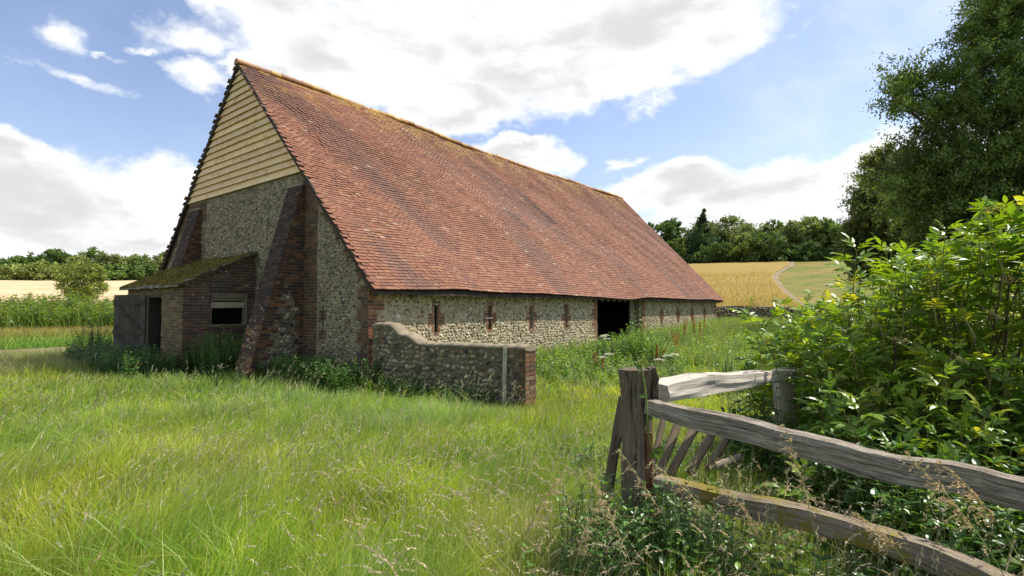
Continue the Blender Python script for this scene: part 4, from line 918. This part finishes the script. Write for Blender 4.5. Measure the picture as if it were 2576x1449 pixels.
wood([(1640, 556, 70, 8, 'mid', 'green tree half hidden by the far end of the barn roof'),
      (1688, 546, 110, 12, 'dark', 'broad dark domed tree just right of the barn roof'),
      (1700, 600, 80, -1, 'mid', 'lower bright tree in front of the broad dark dome'),
      (1772, 528, 100, 3, 'cone', 'pointed dark conifer rising above the right wood'),
      (1800, 612, 90, -2, 'dark', 'low dark round tree at the foot of the conifer'),
      (1775, 548, 90, 14, 'olive', 'thin airy tree behind the pointed conifer'),
      (1848, 532, 110, 10, 'olive', 'pale airy tree right of the pointed conifer'),
      (1880, 585, 90, 1, 'pale', 'pale green tree below the airy one right of the conifer'),
      (1905, 560, 90, 8, 'olive', 'airy olive tree in the middle of the right wood'),
      (1935, 580, 110, -1, 'dark', 'dark wide tree left of the path top'),
      (1960, 552, 90, 8, 'mid', 'middle green tree above the path top'),
      (2005, 548, 80, 4, 'olive', 'slim olive tree just right of the path top'),
      (2048, 532, 95, 6, 'pale', 'tall pale domed tree right of the path top'),
      (2040, 610, 80, -2, 'dark', 'low dark tree below the tall pale dome'),
      (2095, 540, 80, 5, 'mid', 'mid green tree left of the large dark trees'),
      (2130, 560, 90, 0, 'mid', 'green tree tucked against the large dark trees'),
      (2190, 548, 110, 4, 'dark', 'dark far tree behind the big dark tree edge')], GR, protos, 340)
# woodland mass behind both rows
mb = MB()
for (a0, a1, cc, hh) in ((-62, -30, A([.13, .19, .05]), 9.5), (8, 48, A([.10, .145, .045]), 11.5)):
    nt_ = 90
    for i in range(nt_):
        az = math.radians(a0 + (a1 - a0) * (i + rng.random()) / nt_); rc = float(np.interp(math.degrees(az), _az, _rc)) + rng.uniform(6, 40); x, y = rc * math.sin(az), rc * math.cos(az); z = float(terr(x, y))
        n = 900; s = rng.uniform(3, 5); H_ = hh * rng.uniform(.8, 1.08); O = A([x, y, z + H_ * .5]) + nrm(rng.normal(size=(n, 3))) * A([s, s, H_ * .5]) * rng.uniform(.6, 1.05, (n, 1))
        quads(mb, O, rdir(n) * .6, rdir(n) * .4, cc * rng.uniform(.6, 1.4, (n, 1)) * rng.uniform(.75, 1.25))
tag(mb.build('woodland', [M['tree']]), 'dense far woodland massed behind the field edge trees', 'woodland', kind='stuff')
# round bush in the pale field and shrubs near the barn
p = at(210, 750, 58); crown_tree('field_bush', (p[0], 58, float(terr(p[0], 58))), 5.6, 2.45, 77, .11, 12000, A([.19, .235, .045]), 'round olive green bush standing alone before the pale field', 'bush', crown_lo=.06, lobes=20, clump=.4, trunk_r=.12)
def shrub(name, px, D_, h, rad, n, c, label, cat, lsz=.09, np_=9):
    p = at(px, 900, D_); z = float(terr(p[0], D_)); root = empty(name, (p[0], D_, z), label=label, cat=cat); mb = MB()
    a = rng.uniform(0, 6.3, n); q = rad * np.sqrt(rng.random(n)); hh = h * (1 - .5 * (q / rad) ** 2) * rng.uniform(.55, 1.05, n)
    weeds(mb, q * np.cos(a), q * np.sin(a) * .8, hh, A(c) * rng.uniform(.75, 1.3, (n, 1)), lsz, np_, zb=0 * a); mb.build('foliage', [M['leaf'], M['stalk']], root)
    st = MB()
    for k in range(4): b_ = rng.normal(0, rad * .35, 2); tube(st, [(0, 0, -.05), (b_[0] * .5, b_[1] * .5, h * .4), (b_[0], b_[1], h * .8)], .012, .005, 5, (.14, .10, .06))
    st.build('stem', [M['bark']], root)
shrub('shrub', 230, 15.6, 1.45, .62, 90, (.07, .17, .035), 'dark green shrub left of the open lean-to door', 'shrub', .11, 12)
shrub('shrub', 268, 14.4, .8, .5, 50, (.06, .15, .035), 'low spreading dark shrub at the foot of the open lean-to door', 'shrub')
shrub('sapling', 1606, 15.2, 1.6, .5, 46, (.20, .36, .06), 'leafy elder sapling growing in front of the barn doorway', 'sapling', .12, 10)
shrub('shrub', 1648, 14.8, 1.05, .5, 46, (.15, .29, .05), 'bright green shrub right of the doorway sapling', 'shrub', .10)
shrub('shrub', 1540, 15.0, .95, .5, 46, (.10, .21, .045), 'dark green weedy shrub at the left foot of the doorway', 'shrub', .10)
shrub('shrub', 1832, 9.8, .8, .3, 40, (.05, .11, .035), 'small dark shrub left of the elder bush beyond the pale rail', 'shrub', .07)
# hedge of tall weeds at the left
mb = MB(); n = 4400; x, y, r_ = scatter(n, 42, 60, -62, -30); h = rng.uniform(1.2, 2.0, n); c = A([.12, .19, .035]) * rng.uniform(.55, 1.5, (n, 1)) + (rng.random((n, 1)) < .25) * A([.06, .06, .0]); h *= .6 + .8 * fbm(x * .18, y * .18)
weeds(mb, x, y, h, c, .34, 10)
n = 12000; x, y, r_ = scatter(n, 41, 61, -62, -30); pal = A([.15, .23, .045]) * rng.uniform(.6, 1.4, (n, 1)); blades(mb, x, y, terr(x, y), rng.uniform(.8, 1.7, n), np.full(n, .04), np.abs(rng.normal(.2, .2, n)), rng.uniform(0, 6.3, n), pal, pal * 1.15)
tag(mb.build('hedge_growth', [M['leaf'], M['stalk']]), 'thick bank of tall green weeds between the track and pale field', 'weeds', kind='stuff')
mb = MB(); n = 30000; x, y, r_ = scatter(n, 27.5, 46, -62, -30); gold = np.clip((r_ - 33) / 3, 0, 1)[:, None]; pal = (A([.17, .30, .05]) * (1 - gold) + A([.40, .32, .13]) * gold) * rng.uniform(.7, 1.25, (n, 1))
blades(mb, x, y, terr(x, y), np.where(gold[:, 0] > .3, rng.uniform(.3, .65, n), rng.uniform(.15, .3, n)), np.full(n, .03), np.abs(rng.normal(.25, .2, n)), rng.uniform(0, 6.3, n), pal, pal)
n = 20000; x, y, r_ = scatter(n, 16.5, 23.2, -60, -36); pal = A([.42, .40, .20]) * rng.uniform(.7, 1.2, (n, 1)); k = outside(x, y, .1); x, y, pal = x[k], y[k], pal[k]; n = len(x)
blades(mb, x, y, terr(x, y), rng.uniform(.2, .5, n), np.full(n, .010), np.abs(rng.normal(.4, .3, n)), rng.uniform(0, 6.3, n), pal, pal)
tag(mb.build('golden_grass', [M['grass']]), 'straw gold grass strips on both sides of the pale track', 'grass', kind='stuff')
# crop ears fringe on the barley edge gives the field a real surface
mb = MB(); n = 30000; r_ = 52.2 + 60 * rng.random(n) ** 2; a = np.radians(rng.uniform(6, paz(r_) - .4)); x, y = r_ * np.sin(a), r_ * np.cos(a); pal = A([.32, .225, .07]) * rng.uniform(.75, 1.2, (n, 1))
blades(mb, x, y, terr(x, y) + .1, rng.uniform(.45, .8, n), np.full(n, .025), np.abs(rng.normal(.2, .1, n)), rng.uniform(0, 6.3, n), pal, pal * 1.1)
tag(mb.build('barley_crop', [M['grass']]), 'ripe barley stalks standing along the near edge of the golden field', 'crop', kind='stuff')

# big dark trees on the right: real branching with leaf sprays
def big_tree(name, loc, h, ends, seed, nspray, leafn, leaf, base_c, label, trunk_r=.35):
    """ends: list of (x,y,z,radius) crown masses in local coordinates"""
    r = np.random.default_rng(seed); root = empty(name, loc, label=label, cat='tree'); tb = MB(); mb = MB()
    tube(tb, branch_path((0, 0, -.4), (0, 0, h * .6), 0, r, 8), trunk_r, trunk_r * .5, 12, (.11, .09, .07))
    tot = sum(e[3] ** 2 for e in ends)
    for (ex, ey, ez, er) in ends:
        st = A([0, 0, min(h * .6, max(1.5, ez * .45))]); e = A([ex, ey, ez]); tube(tb, branch_path(st, e, .5, r, 8), trunk_r * .38, trunk_r * .10, 8, (.11, .09, .07))
        ns = int(nspray * er ** 2 / tot)
        d = nrm(r.normal(size=(ns, 3)) + A([0, 0, .15])); tips = e + d * er * A([1, 1, .85]) * (r.random((ns, 1)) ** .4) * (.72 + .5 * vnoise(d[:, 0] * 3 + ex, d[:, 2] * 3 + d[:, 1] * 2))[:, None]
        for q in range(0, ns, 6): tube(tb, branch_path(e + (tips[q] - e) * .08, tips[q], .1, r, 4), trunk_r * .07, .012, 4, (.11, .09, .07))
        i = np.repeat(np.arange(ns), leafn); n = len(i)
        ax = nrm(tips - e + r.normal(0, .5, (ns, 3)) * er * .4); t = r.normal(0, .30, n)
        O = tips[i] + ax[i] * t[:, None] + r.normal(0, .13, (n, 3)) + A([0, 0, -.12]) * (t[:, None] ** 2)
        D = nrm(ax[i] * .5 + r.normal(size=(n, 3)) * .8 + A([0, 0, -.25])); S = nrm(np.cross(D, r.normal(size=(n, 3)) * .6 + A([0, 0, 1])))
        lf = leaf * r.uniform(.7, 1.3, (n, 1)); k = r.uniform(.75, 1.2) * r.uniform(.6, 1.35, ns)[i][:, None] * r.uniform(.8, 1.2, (n, 1))
        quads(mb, O, D * lf, S * lf * .42, base_c * k)
    tb.build('trunk', [M['bark']], root); mb.build('crown', [M['tree']], root); return root
b = at(2600, 700, 25); bx = b[0]
def E(px, py, Y, rad): q = at(px, py, Y); return (q[0] - bx, q[1] - 25, q[2], rad)
big_tree('ash_tree', (bx, 25, 0), 20, [E(2545, 30, 24, 2.3), E(2470, 100, 24.5, 1.5), E(2440, 215, 24, 1.9), E(2300, 200, 24, 1.35), E(2262, 250, 23.5, .95), E(2370, 290, 24, 1.7), E(2600, 180, 24, 3.0), E(2500, 330, 24, 2.7), E(2330, 390, 24.5, 1.7), E(2640, 400, 24, 3.4), E(2420, 460, 24, 2.3), E(2300, 490, 25, 1.9), E(2560, 560, 24, 2.8), E(2640, -120, 25, 3.4), E(2800, 100, 26, 4.), E(2800, 400, 26, 4.), E(2950, 250, 28, 4.), E(2400, 590, 25, 2.2), E(2680, 640, 24, 2.6), E(2520, 40, 26, 1.6)], 901, 4300, 66, .085, A([.17, .235, .06]), 'huge dark green ash tree filling the upper right corner', .42)
b = at(2290, 700, 38); bx2 = b[0]; z2 = float(terr(bx2, 38)) 
def E2(px, py, Y, rad): q = at(px, py, Y); return (q[0] - bx2, q[1] - 38, q[2] - z2, rad)
big_tree('hawthorn_tree', (bx2, 38, z2), 10, [E2(2235, 440, 38, 2.0), E2(2190, 500, 38, 1.5), E2(2300, 470, 38, 2.4), E2(2180, 570, 37.5, 1.5), E2(2160, 620, 38, 1.3), E2(2250, 560, 37, 2.2), E2(2240, 640, 37, 2.), E2(2350, 600, 38, 2.6), E2(2170, 670, 37.5, 1.2), E2(2330, 690, 37, 2.), E2(2205, 400, 38, .8)], 902, 2400, 52, .115, A([.18, .21, .06]), 'olive dark tree standing left of the huge ash at the pasture edge', .25)

# ---------------- elder bush (foreground right)
def compound(mb, O, Rv, N, L, c, mat=0, nl=5):
    """pinnate leaves: O base, Rv rachis, N normal, L length"""
    Rv = nrm(Rv); S = nrm(np.cross(Rv, N)); N = np.cross(S, Rv); Lc = np.asarray(L)[:, None]
    for (t, s) in ((.42, 1), (.42, -1), (.74, 1), (.74, -1), (1., 0)):
        D = Rv * (.62 if s else 1.) + S * s * .8 + rng.normal(0, .07, O.shape)
        ll = np.asarray(L) * (.62 if s else .70) * (.9 if t < .5 else 1.) * rng.uniform(.85, 1.12, len(O))
        leaves(mb, O + Rv * Lc * t * .75 + N * 0, D, N + rng.normal(0, .12, O.shape), ll, ll * .42, c * rng.uniform(.85, 1.15, (len(O), 1)), fold=.35, droop=.22, mat=mat)
    # rachis
    w = .0018; P0 = O; P1 = O + Rv * Lc * .76; v = np.stack([P0 - S * w, P0 + S * w, P1 + S * w, P1 - S * w], 1)
    mb.add(v.reshape(-1, 3), (A([[0, 1, 2, 3]])[None] + 4 * np.arange(len(O))[:, None, None]).reshape(-1, 4), np.repeat(c * .9, 4, 0), mat=mat)
bush_o = A([3.7, 4.7, 0.])
elder = empty('elder_bush', bush_o, label='large bright green elder bush overhanging the fence on the right', cat='bush')
fol = MB(); stm = MB()
bxs = A([1.6, 2.0, 2.35, 2.7, 3.1, 3.5, 3.9, 4.4, 7.]); bzs = A([.85, 1.20, 1.42, 1.72, 1.90, 2.0, 2.2, 2.35, 2.6])
def bush_top(x, y): return np.interp(x / y * 4.8, bxs, bzs) - .06 * np.abs(y - 4.8)
ccs = []
while len(ccs) < 210: ccs.append((rng.uniform(1.9, 6.2), rng.uniform(1.6, 6.3)))
ccs = A(ccs); tips = []; N_SH = 1900
while len(tips) < N_SH:
    x, y = ccs[rng.integers(len(ccs))] + rng.normal(0, .20, 2)
    rl_ = 3.25 - (x - .85) * .72
    front = y < 4.55 - (x - 1.6) * .55
    if x / y < .435 + rng.uniform(-.02, .05) or y < rl_ + .75: continue
    zt = float(bush_top(x, y)); t = rng.random()
    if front: zt = min(zt, .75 + .55 * (y - rl_ - .75))
    z = zt * (1 - .9 * t ** 1.3) + (vnoise(x * 3.3, y * 3.3) - .6) * .35 + rng.normal(0, .05)
    if z < .12 or (y < 5.1 and x / y < .56 and .7 < z < 1.25): continue
    tips.append((x, y, z, t))
tips = A(tips)
hero = [(2155, 632, 4.6), (2230, 640, 4.7), (2285, 660, 4.5), (2335, 668, 4.4), (2385, 610, 4.2), (2440, 600, 4.1), (2480, 540, 4.1), (2540, 545, 4.0), (2575, 530, 4.0), (2140, 770, 4.8), (2090, 780, 5.), (2000, 800, 5.1), (1960, 800, 5.2), (1905, 845, 5.2), (1880, 790, 5.2), (2215, 690, 4.5), (2450, 640, 4.1), (2530, 600, 3.9), (1900, 900, 5.1), (1890, 950, 5.), (1955, 880, 5.), (2330, 720, 4.3)]
hp = A([at(*q) for q in hero]); tips = np.vstack([np.column_stack([hp, np.zeros(len(hp))]), tips])
roots = A([[3.3, 4.6, 0], [3.9, 4.9, 0], [4.5, 4.6, 0], [3.0, 5.1, 0], [4.1, 4.2, 0], [5., 5.2, 0], [3.6, 4.1, 0.]])
for i, (x, y, z, t) in enumerate(tips):
    e = A([x, y, z]); rt = roots[np.argmin(np.linalg.norm(roots[:, :2] - e[:2], axis=1) + rng.random(len(roots)) * .5)]
    d = nrm(e - rt - A([0, 0, .3 * z])) * .5 + A([0, 0, .75]) + rng.normal(0, .22, 3); d = d / np.linalg.norm(d)
    Ls = rng.uniform(.35, .6); s = e - d * Ls
    if i < len(hp) or i % 6 == 0:
        mid = rt * .4 + s * .6 + A([0, 0, -.1]) + rng.normal(0, .06, 3)
        tube(stm, [q - bush_o for q in (rt, rt * .75 + s * .25 + A([0, 0, .15]), mid, s)], .013, .005, 5, (.13, .09, .055))
    tube(stm, [s - bush_o, (s + e) / 2 + rng.normal(0, .012, 3) - bush_o, e - bush_o], .006, .003, 5, (.22, .20, .07))
    npair = 4; k = 1.; bright = np.clip(z / (float(bush_top(x, y)) + .01), 0, 1)
    O = []; Rv = []; Nn = []; LL = []
    a0 = rng.uniform(0, 6.3); sd = nrm(np.cross(d, [.3, .2, .9])); sd2 = np.cross(d, sd)
    for j in range(npair):
        tt = .25 + .75 * j / (npair - 1); P = s + d * Ls * tt
        for sg in (0, 1):
            a = a0 + j * 1.57 + sg * math.pi; out = sd * math.cos(a) + sd2 * math.sin(a); upw = .35 + .75 * (tt ** 3)
            O.append(P - bush_o); Rv.append(out + d * upw); Nn.append(A([0, 0, 1.]) + d * .5 - out * .3); LL.append((rng.uniform(.20, .26) if i < len(hp) else rng.uniform(.10, .19)) * (1 - .35 * tt ** 4))
    kk = rng.random(); bc = A([.23, .355, .032]) if kk < .56 else (A([.14, .26, .03]) if kk < .88 else A([.37, .42, .06]))
    compound(fol, A(O), A(Rv), A(Nn), A(LL), np.tile(bc, (len(O), 1)) * rng.uniform(.8, 1.2, (len(O), 1)))
fol.build('foliage', [M['leaf']], elder); stm.build('stems', [M['bark']], elder)
fl = MB()
for (px, py, Y) in [(2505, 522, 3.95), (2420, 905, 3.5), (2140, 790, 4.4), (1905, 765, 5.1), (2500, 790, 3.6), (2260, 855, 3.7), (2080, 850, 4.5), (1935, 860, 4.9), (2330, 700, 4.0), (2540, 700, 3.6)]:
    c0 = at(px, py, Y) - bush_o; ax_ = nrm(A([rng.normal(0, .5), -.5, 1.])); e1 = nrm(np.cross(ax_, X_)); e2 = np.cross(ax_, e1); n = 90; a = rng.uniform(0, 6.3, n); q = np.sqrt(rng.random(n)) * .065 * (1 + .3 * np.sin(a * 3 + px))
    O = c0 + (q * np.cos(a))[:, None] * e1 + (q * np.sin(a))[:, None] * e2 + rng.normal(0, .007, (n, 3))
    cc = (A([.34, .22, .10]) if rng.random() < .5 else A([.46, .42, .20])) * rng.uniform(.7, 1.3, (n, 1)); quads(fl, O, rdir(n) * .0055, rdir(n) * .005, cc)
    for j in range(14): k = rng.integers(n); b_ = c0 - ax_ * .045; tube(fl, [b_, (b_ + O[k]) / 2 + A([0, 0, .006]), O[k]], .0013, .0009, 3, (.30, .22, .09))
fl.build('flower_heads', [M['dry']], elder)['label'] = 'faded brown flat flower heads'

# ---------------- undergrowth round the fence
mb = MB(); n = 3200; x = rng.uniform(.5, 4.4, n); y = rng.uniform(1.9, 5.0, n)
rl = 3.25 - (x - .85) * .72                                  # line of the rails
k = (x / y < 1.12) & ~((x < 1.9) & (y > rl - .1) & (y < 4.6) & (rng.random(n) < .8)) & (x > .5 + .2 * rng.random(n)) & (np.hypot(x - .775, y - 3.3) > .14) & ~((y < rl - .05) & (rng.random(n) < .6)) & (np.hypot(x, y) > 1.9); x, y = x[k], y[k]; rl = rl[k]; n = len(x)
h = rng.uniform(.25, .55, n) * np.where(y > rl + .12, np.where(x < 2.0, .75, 1.55), .9); c = A([.06, .14, .03]) * rng.uniform(.7, 1.5, (n, 1)); c = np.where((rng.random(n) < .25)[:, None], A([.15, .27, .04]), c)
kb = rng.random(n) < .5; weeds(mb, x[kb], y[kb], h[kb], c[kb], .115, 7); weeds(mb, x[~kb], y[~kb], h[~kb] * 1.1, c[~kb], .075, 9)
n = 260; x = rng.normal(.80, .24, n); y = rng.uniform(2.7, 3.16, n); weeds(mb, x, y, rng.uniform(.38, .66, n), A([.10, .21, .04]) * rng.uniform(.6, 1.3, (n, 1)), .06, 10)
tag(mb.build('undergrowth', [M['leaf'], M['stalk']]), 'tangled brambles and nettles under the fence rails', 'undergrowth', kind='stuff')
mb = MB(); n = 6000; x = rng.uniform(-.6, 3.2, n); y = rng.uniform(1.9, 3.6, n); k = (x > -.2 - (y - 3.) * .5) & (x / y < 1.1) & (np.hypot(x - .775, y - 3.3) > .14); x, y = x[k], y[k]; n = len(x)
pal = np.where((rng.random(n) < .45)[:, None], A([.46, .42, .24]), A([.22, .34, .06])) * rng.uniform(.7, 1.2, (n, 1)); h = rng.uniform(.22, .5, n)
az = WIND + rng.normal(0, .8, n); ln = np.abs(rng.normal(.6, .35, n)); blades(mb, x, y, terr(x, y), h, np.full(n, .0032), ln, az, pal, pal * .8 + A([.12, .1, .06]))
n = 1050; x = rng.uniform(-1.3, 2.6, n); y = rng.uniform(2.1, 4.3, n); k = (x / y < 1.1) & (x > -1.1 + rng.random(n)) & ~((x > .7) & (y > 3.7)) & (np.hypot(x - .775, y - 3.25) > .2); x, y = x[k], y[k]; n = len(x); h = rng.uniform(.42, .72, n); az = WIND + math.pi * (rng.random(n) < .6) + rng.normal(0, .4, n); ln = rng.uniform(.3, .9, n)
c = A([.58, .48, .31]) * rng.uniform(.8, 1.1, (n, 1)); blades(mb, x, y, 0 * x, h, np.full(n, .0025), ln, az, A([.30, .36, .12]) * np.ones((n, 1)), c)
heads(mb, x + np.cos(az) * ln * h, y + np.sin(az) * ln * h, h * (1 - .25 * ln) - .01, az, np.clip(ln * 1.2, 0, 1.3), rng.uniform(.06, .12, n), c, 12, .0035)
tag(mb.build('fence_grass', [M['dry']]), 'dry arching grasses tangled round the fence foot', 'grass', kind='stuff')
# individual tall stems with drooping oat heads crossing the rails
def oat(p_base, p_mid, p_tip, seed, label, w=1.):
    r = np.random.default_rng(seed); P0, P1, P2 = A(p_base), A(p_mid), A(p_tip); root = empty('grass_stem', P0, label=label, cat='grass stem', group='tall seeding grass stems by the fence')
    t = np.linspace(0, 1, 22)[:, None]; P = (1 - t) ** 2 * P0 + 2 * t * (1 - t) * P1 + t * t * P2 - P0
    mb = MB(); tube(mb, P, .0028 * w, .0012 * w, 5, (.34, .38, .12), cap=True); mb.build('stalk', [M['stalk']], root)
    hd = MB(); T = nrm(np.gradient(P, axis=0))
    for i in range(11, 22):
        f = (i - 11) / 10; nb_ = 5 if f < .7 else 3
        for j in range(nb_):
            d = nrm(T[i] * .9 + r.normal(0, .45, 3) + A([0, 0, -.35])); Lb = .075 * (1.1 - .6 * f) * r.uniform(.5, 1.1) * w; m_ = 7
            q = P[i] + d * Lb * np.linspace(.1, 1, m_)[:, None] + A([0, 0, -.02]) * (np.linspace(.1, 1, m_)[:, None] ** 2)
            quads(hd, q + r.normal(0, .0025, (m_, 3)), nrm(np.tile(d, (m_, 1)) + r.normal(0, .2, (m_, 3))) * .0095 * w, nrm(r.normal(size=(m_, 3))) * .0028 * w, A([.56, .43, .26]) * r.uniform(.75, 1.2, (m_, 1)))
    hd.build('seed_head', [M['dry']], root)
for i, (b_, m_, t_, Y, lb) in enumerate([
    ((2080, 1500), (2050, 1290), (1972, 1068), 2.5, 'tall oat grass stem whose head crosses the middle of the upper rail'),
    ((2560, 1520), (2480, 1330), (2290, 1150), 2.1, 'leftmost of the two oat grass stems drooping over the right end of the rails'),
    ((2600, 1500), (2540, 1300), (2365, 1165), 2.15, 'rightmost oat grass stem drooping over the right end of the upper rail'),
    ((1900, 1480), (1830, 1300), (1640, 1165), 2.7, 'long oat grass stem bending left across the foot of the thick post'),
    ((1960, 1500), (1920, 1340), (1840, 1240), 2.6, 'oat grass stem in front of the mossy start of the lower rail'),
    ((2330, 1520), (2270, 1360), (2150, 1290), 2.3, 'oat grass stem arching above the middle of the lower rail'),
    ((1790, 1520), (1700, 1330), (1560, 1135), 2.8, 'thin oat grass stem leaning left across the thick post'),
    ((1640, 1560), (1560, 1330), (1480, 1190), 2.6, 'brown oat grass stem left of the leaning dark stake'),
    ((1250, 1560), (1310, 1330), (1400, 1210), 2.6, 'oat grass stem standing in the open meadow left of the fence'),
    ((1420, 1580), (1440, 1380), (1510, 1260), 2.5, 'oat grass stem bending right just left of the fence foot')]):
    oat(at(*b_, Y + .1), at(*m_, Y), at(*t_, Y - .05), 500 + i, lb)

# ================================================================ SKY, SUN, CAMERA
w = bpy.data.worlds.new('World'); bpy.context.scene.world = w; w.use_nodes = True; nt = w.node_tree; nt.nodes.clear(); t = NT(nt)
sky = t.n('ShaderNodeTexSky'); sky.sky_type = 'NISHITA'; sky.sun_disc = False; sky.sun_elevation = SUN_EL; sky.sun_rotation = math.atan2(SUN[0], SUN[1]); sky.air_density = 1.; sky.dust_density = 1.; sky.ozone_density = 1.5
g = t.n('ShaderNodeTexCoord').outputs['Generated']; sx = t.n('ShaderNodeSeparateXYZ', Vector=g); X, Y, Z = sx.outputs
az = t.math('MULTIPLY', t.math('ARCTAN2', X, Y), 180 / math.pi); el = t.math('MULTIPLY', t.math('ARCSINE', Z), 180 / math.pi)
warp = t.n('ShaderNodeTexNoise', Scale=5.5, Detail=7., Roughness=.6); t.set(warp.inputs['Vector'], t.vm('MULTIPLY', g, (1, 1, 1.6)))
ws = t.n('ShaderNodeSeparateColor', Color=warp.outputs['Color'])
azw = t.math('ADD', az, t.math('MULTIPLY', t.math('SUBTRACT', ws.outputs[0], .5), 13.)); elw = t.math('ADD', el, t.math('MULTIPLY', t.math('SUBTRACT', ws.outputs[1], .5), 8.))
def ae(px, py): d = ray(px, py); return math.degrees(math.atan2(d[0], d[1])), math.degrees(math.asin(d[2] / np.linalg.norm(d)))
field = None
def blob(px, py, rx, ry, rot=0., k=1.):
    global field
    a, e = ae(px, py); a1 = abs(ae(px + rx, py)[0] - ae(px - rx, py)[0]) / 2; e1 = abs(ae(px, py + ry)[1] - ae(px, py - ry)[1]) / 2
    da = t.math('SUBTRACT', azw, a); de = t.math('SUBTRACT', elw, e)
    if rot: c_, s_ = math.cos(R(rot)), math.sin(R(rot)); da, de = t.math('ADD', t.math('MULTIPLY', da, c_), t.math('MULTIPLY', de, s_)), t.math('SUBTRACT', t.math('MULTIPLY', de, c_), t.math('MULTIPLY', da, s_))
    q = t.math('SQRT', t.math('ADD', t.math('POWER', t.math('ABSOLUTE', t.math('DIVIDE', da, a1)), 2.), t.math('POWER', t.math('ABSOLUTE', t.math('DIVIDE', de, e1)), 2.)))
    f = t.math('MULTIPLY', t.math('SUBTRACT', 1., q), k); field = f if field is None else t.math('MAXIMUM', field, f)
for bl in [(1120, -40, 660, 190), (900, 130, 400, 150), (1350, 150, 420, 175), (1650, 60, 330, 170), (1560, 200, 190, 75), (640, -20, 260, 110), (1150, 270, 260, 80), (650, 190, 130, 90),
           (60, 520, 560, 160, 0), (420, 500, 260, 110), (40, 400, 190, 60), (300, 600, 600, 70),
           (1290, 395, 150, 48), (1930, 500, 460, 110, 8), (2150, 420, 200, 90, 20), (1700, 480, 240, 70), (2000, 590, 700, 80), (2500, 430, 300, 170),
           (185, 95, 100, 52, 0, .36), (362, 104, 40, 17, 0, .34), (298, 138, 44, 15, 0, .34), (190, 200, 130, 22, -14, .25), (470, 185, 95, 55, 0, .5), (10, 250, 30, 50, 0, .45), (1560, 405, 90, 16, 5, .4), (470, 90, 120, 60, 0, .4)]: blob(*bl)
# scattered cloud outside the part of the sky described above
gen = t.noise(t.vm('MULTIPLY', g, (1, 1, 2.)), 2.6, 7, .55)
outm = t.ramp(t.math('MAXIMUM', t.ramp(t.math('ABSOLUTE', az), 47, 58), t.ramp(el, 31, 38)), 0, 1)
genf = t.math('MULTIPLY', t.math('SUBTRACT', gen, .53), 2.5); field = t.math('MAXIMUM', field, t.math('SUBTRACT', genf, t.math('MULTIPLY', t.math('SUBTRACT', 1., outm), 3.)))
fine = t.noise(t.vm('MULTIPLY', g, (1, 1, 1.5)), 16., 8, .62)
dens = t.math('ADD', t.math('MULTIPLY', field, 1.6), t.math('MULTIPLY', t.math('SUBTRACT', fine, .5), 1.25))
mask = t.ramp(dens, -.10, .62)
veil = t.math('MULTIPLY', t.ramp(t.noise(t.vm('MULTIPLY', g, (1, 2.2, 2.4)), 4., 7, .6), .42, .75), t.ramp(az, 14, 34, .05, .3))
mask = t.math('MAXIMUM', mask, veil)
# cloud body: thick parts turn grey, lumpy relief
lump = t.noise(t.vm('MULTIPLY', g, (1, 1, 2.6)), 5., 8, .55); thick = t.ramp(field, .12, .7)
grey = t.math('MULTIPLY', thick, t.ramp(lump, .38, .62, .08, 1.), clamp=True)
ccol = t.mix(grey, (9.2, 9.2, 9.2), (6.0, 6.05, 6.15))
skyc = t.mix(t.ramp(el, -2, 24, .34, .0), t.mix(1., t.n('ShaderNodeHueSaturation', Saturation=.92, Value=1.5, Color=sky.outputs[0]).outputs[0], (1.0, .97, 1.03), 'MULTIPLY'), (5.4, 6.1, 7.3))
fin = t.mix(mask, skyc, ccol)
bg = t.n('ShaderNodeBackground', Color=fin, Strength=.1); wo = nt.nodes.new('ShaderNodeOutputWorld'); nt.links.new(bg.outputs[0], wo.inputs[0])

sun = bpy.data.lights.new('sun', 'SUN'); sun.energy = 4.9; sun.angle = R(.5); sun.color = (1., .94, .82)
so = bpy.data.objects.new('sun', sun); col.objects.link(so); so.location = (0, 0, 60)
from mathutils import Vector
so.rotation_euler = Vector(SUN).to_track_quat('Z', 'Y').to_euler()

cam = bpy.data.cameras.new('camera'); cam.sensor_width = 36.; cam.lens = 36. * FP / 2576.; cam.clip_end = 9000; cam.clip_start = .05
co = bpy.data.objects.new('camera', cam); col.objects.link(co); co.location = (0, 0, EYE); co.rotation_euler = (math.pi / 2 + PITCH, 0, 0)
sc = bpy.context.scene; sc.camera = co
sc.view_settings.view_transform = 'Standard'; sc.view_settings.look = 'None'; sc.view_settings.exposure = .38; sc.view_settings.gamma = 1.
sc.cycles.max_bounces = 8; sc.cycles.diffuse_bounces = 3; sc.cycles.transparent_max_bounces = 6; sc.cycles.use_denoising = True
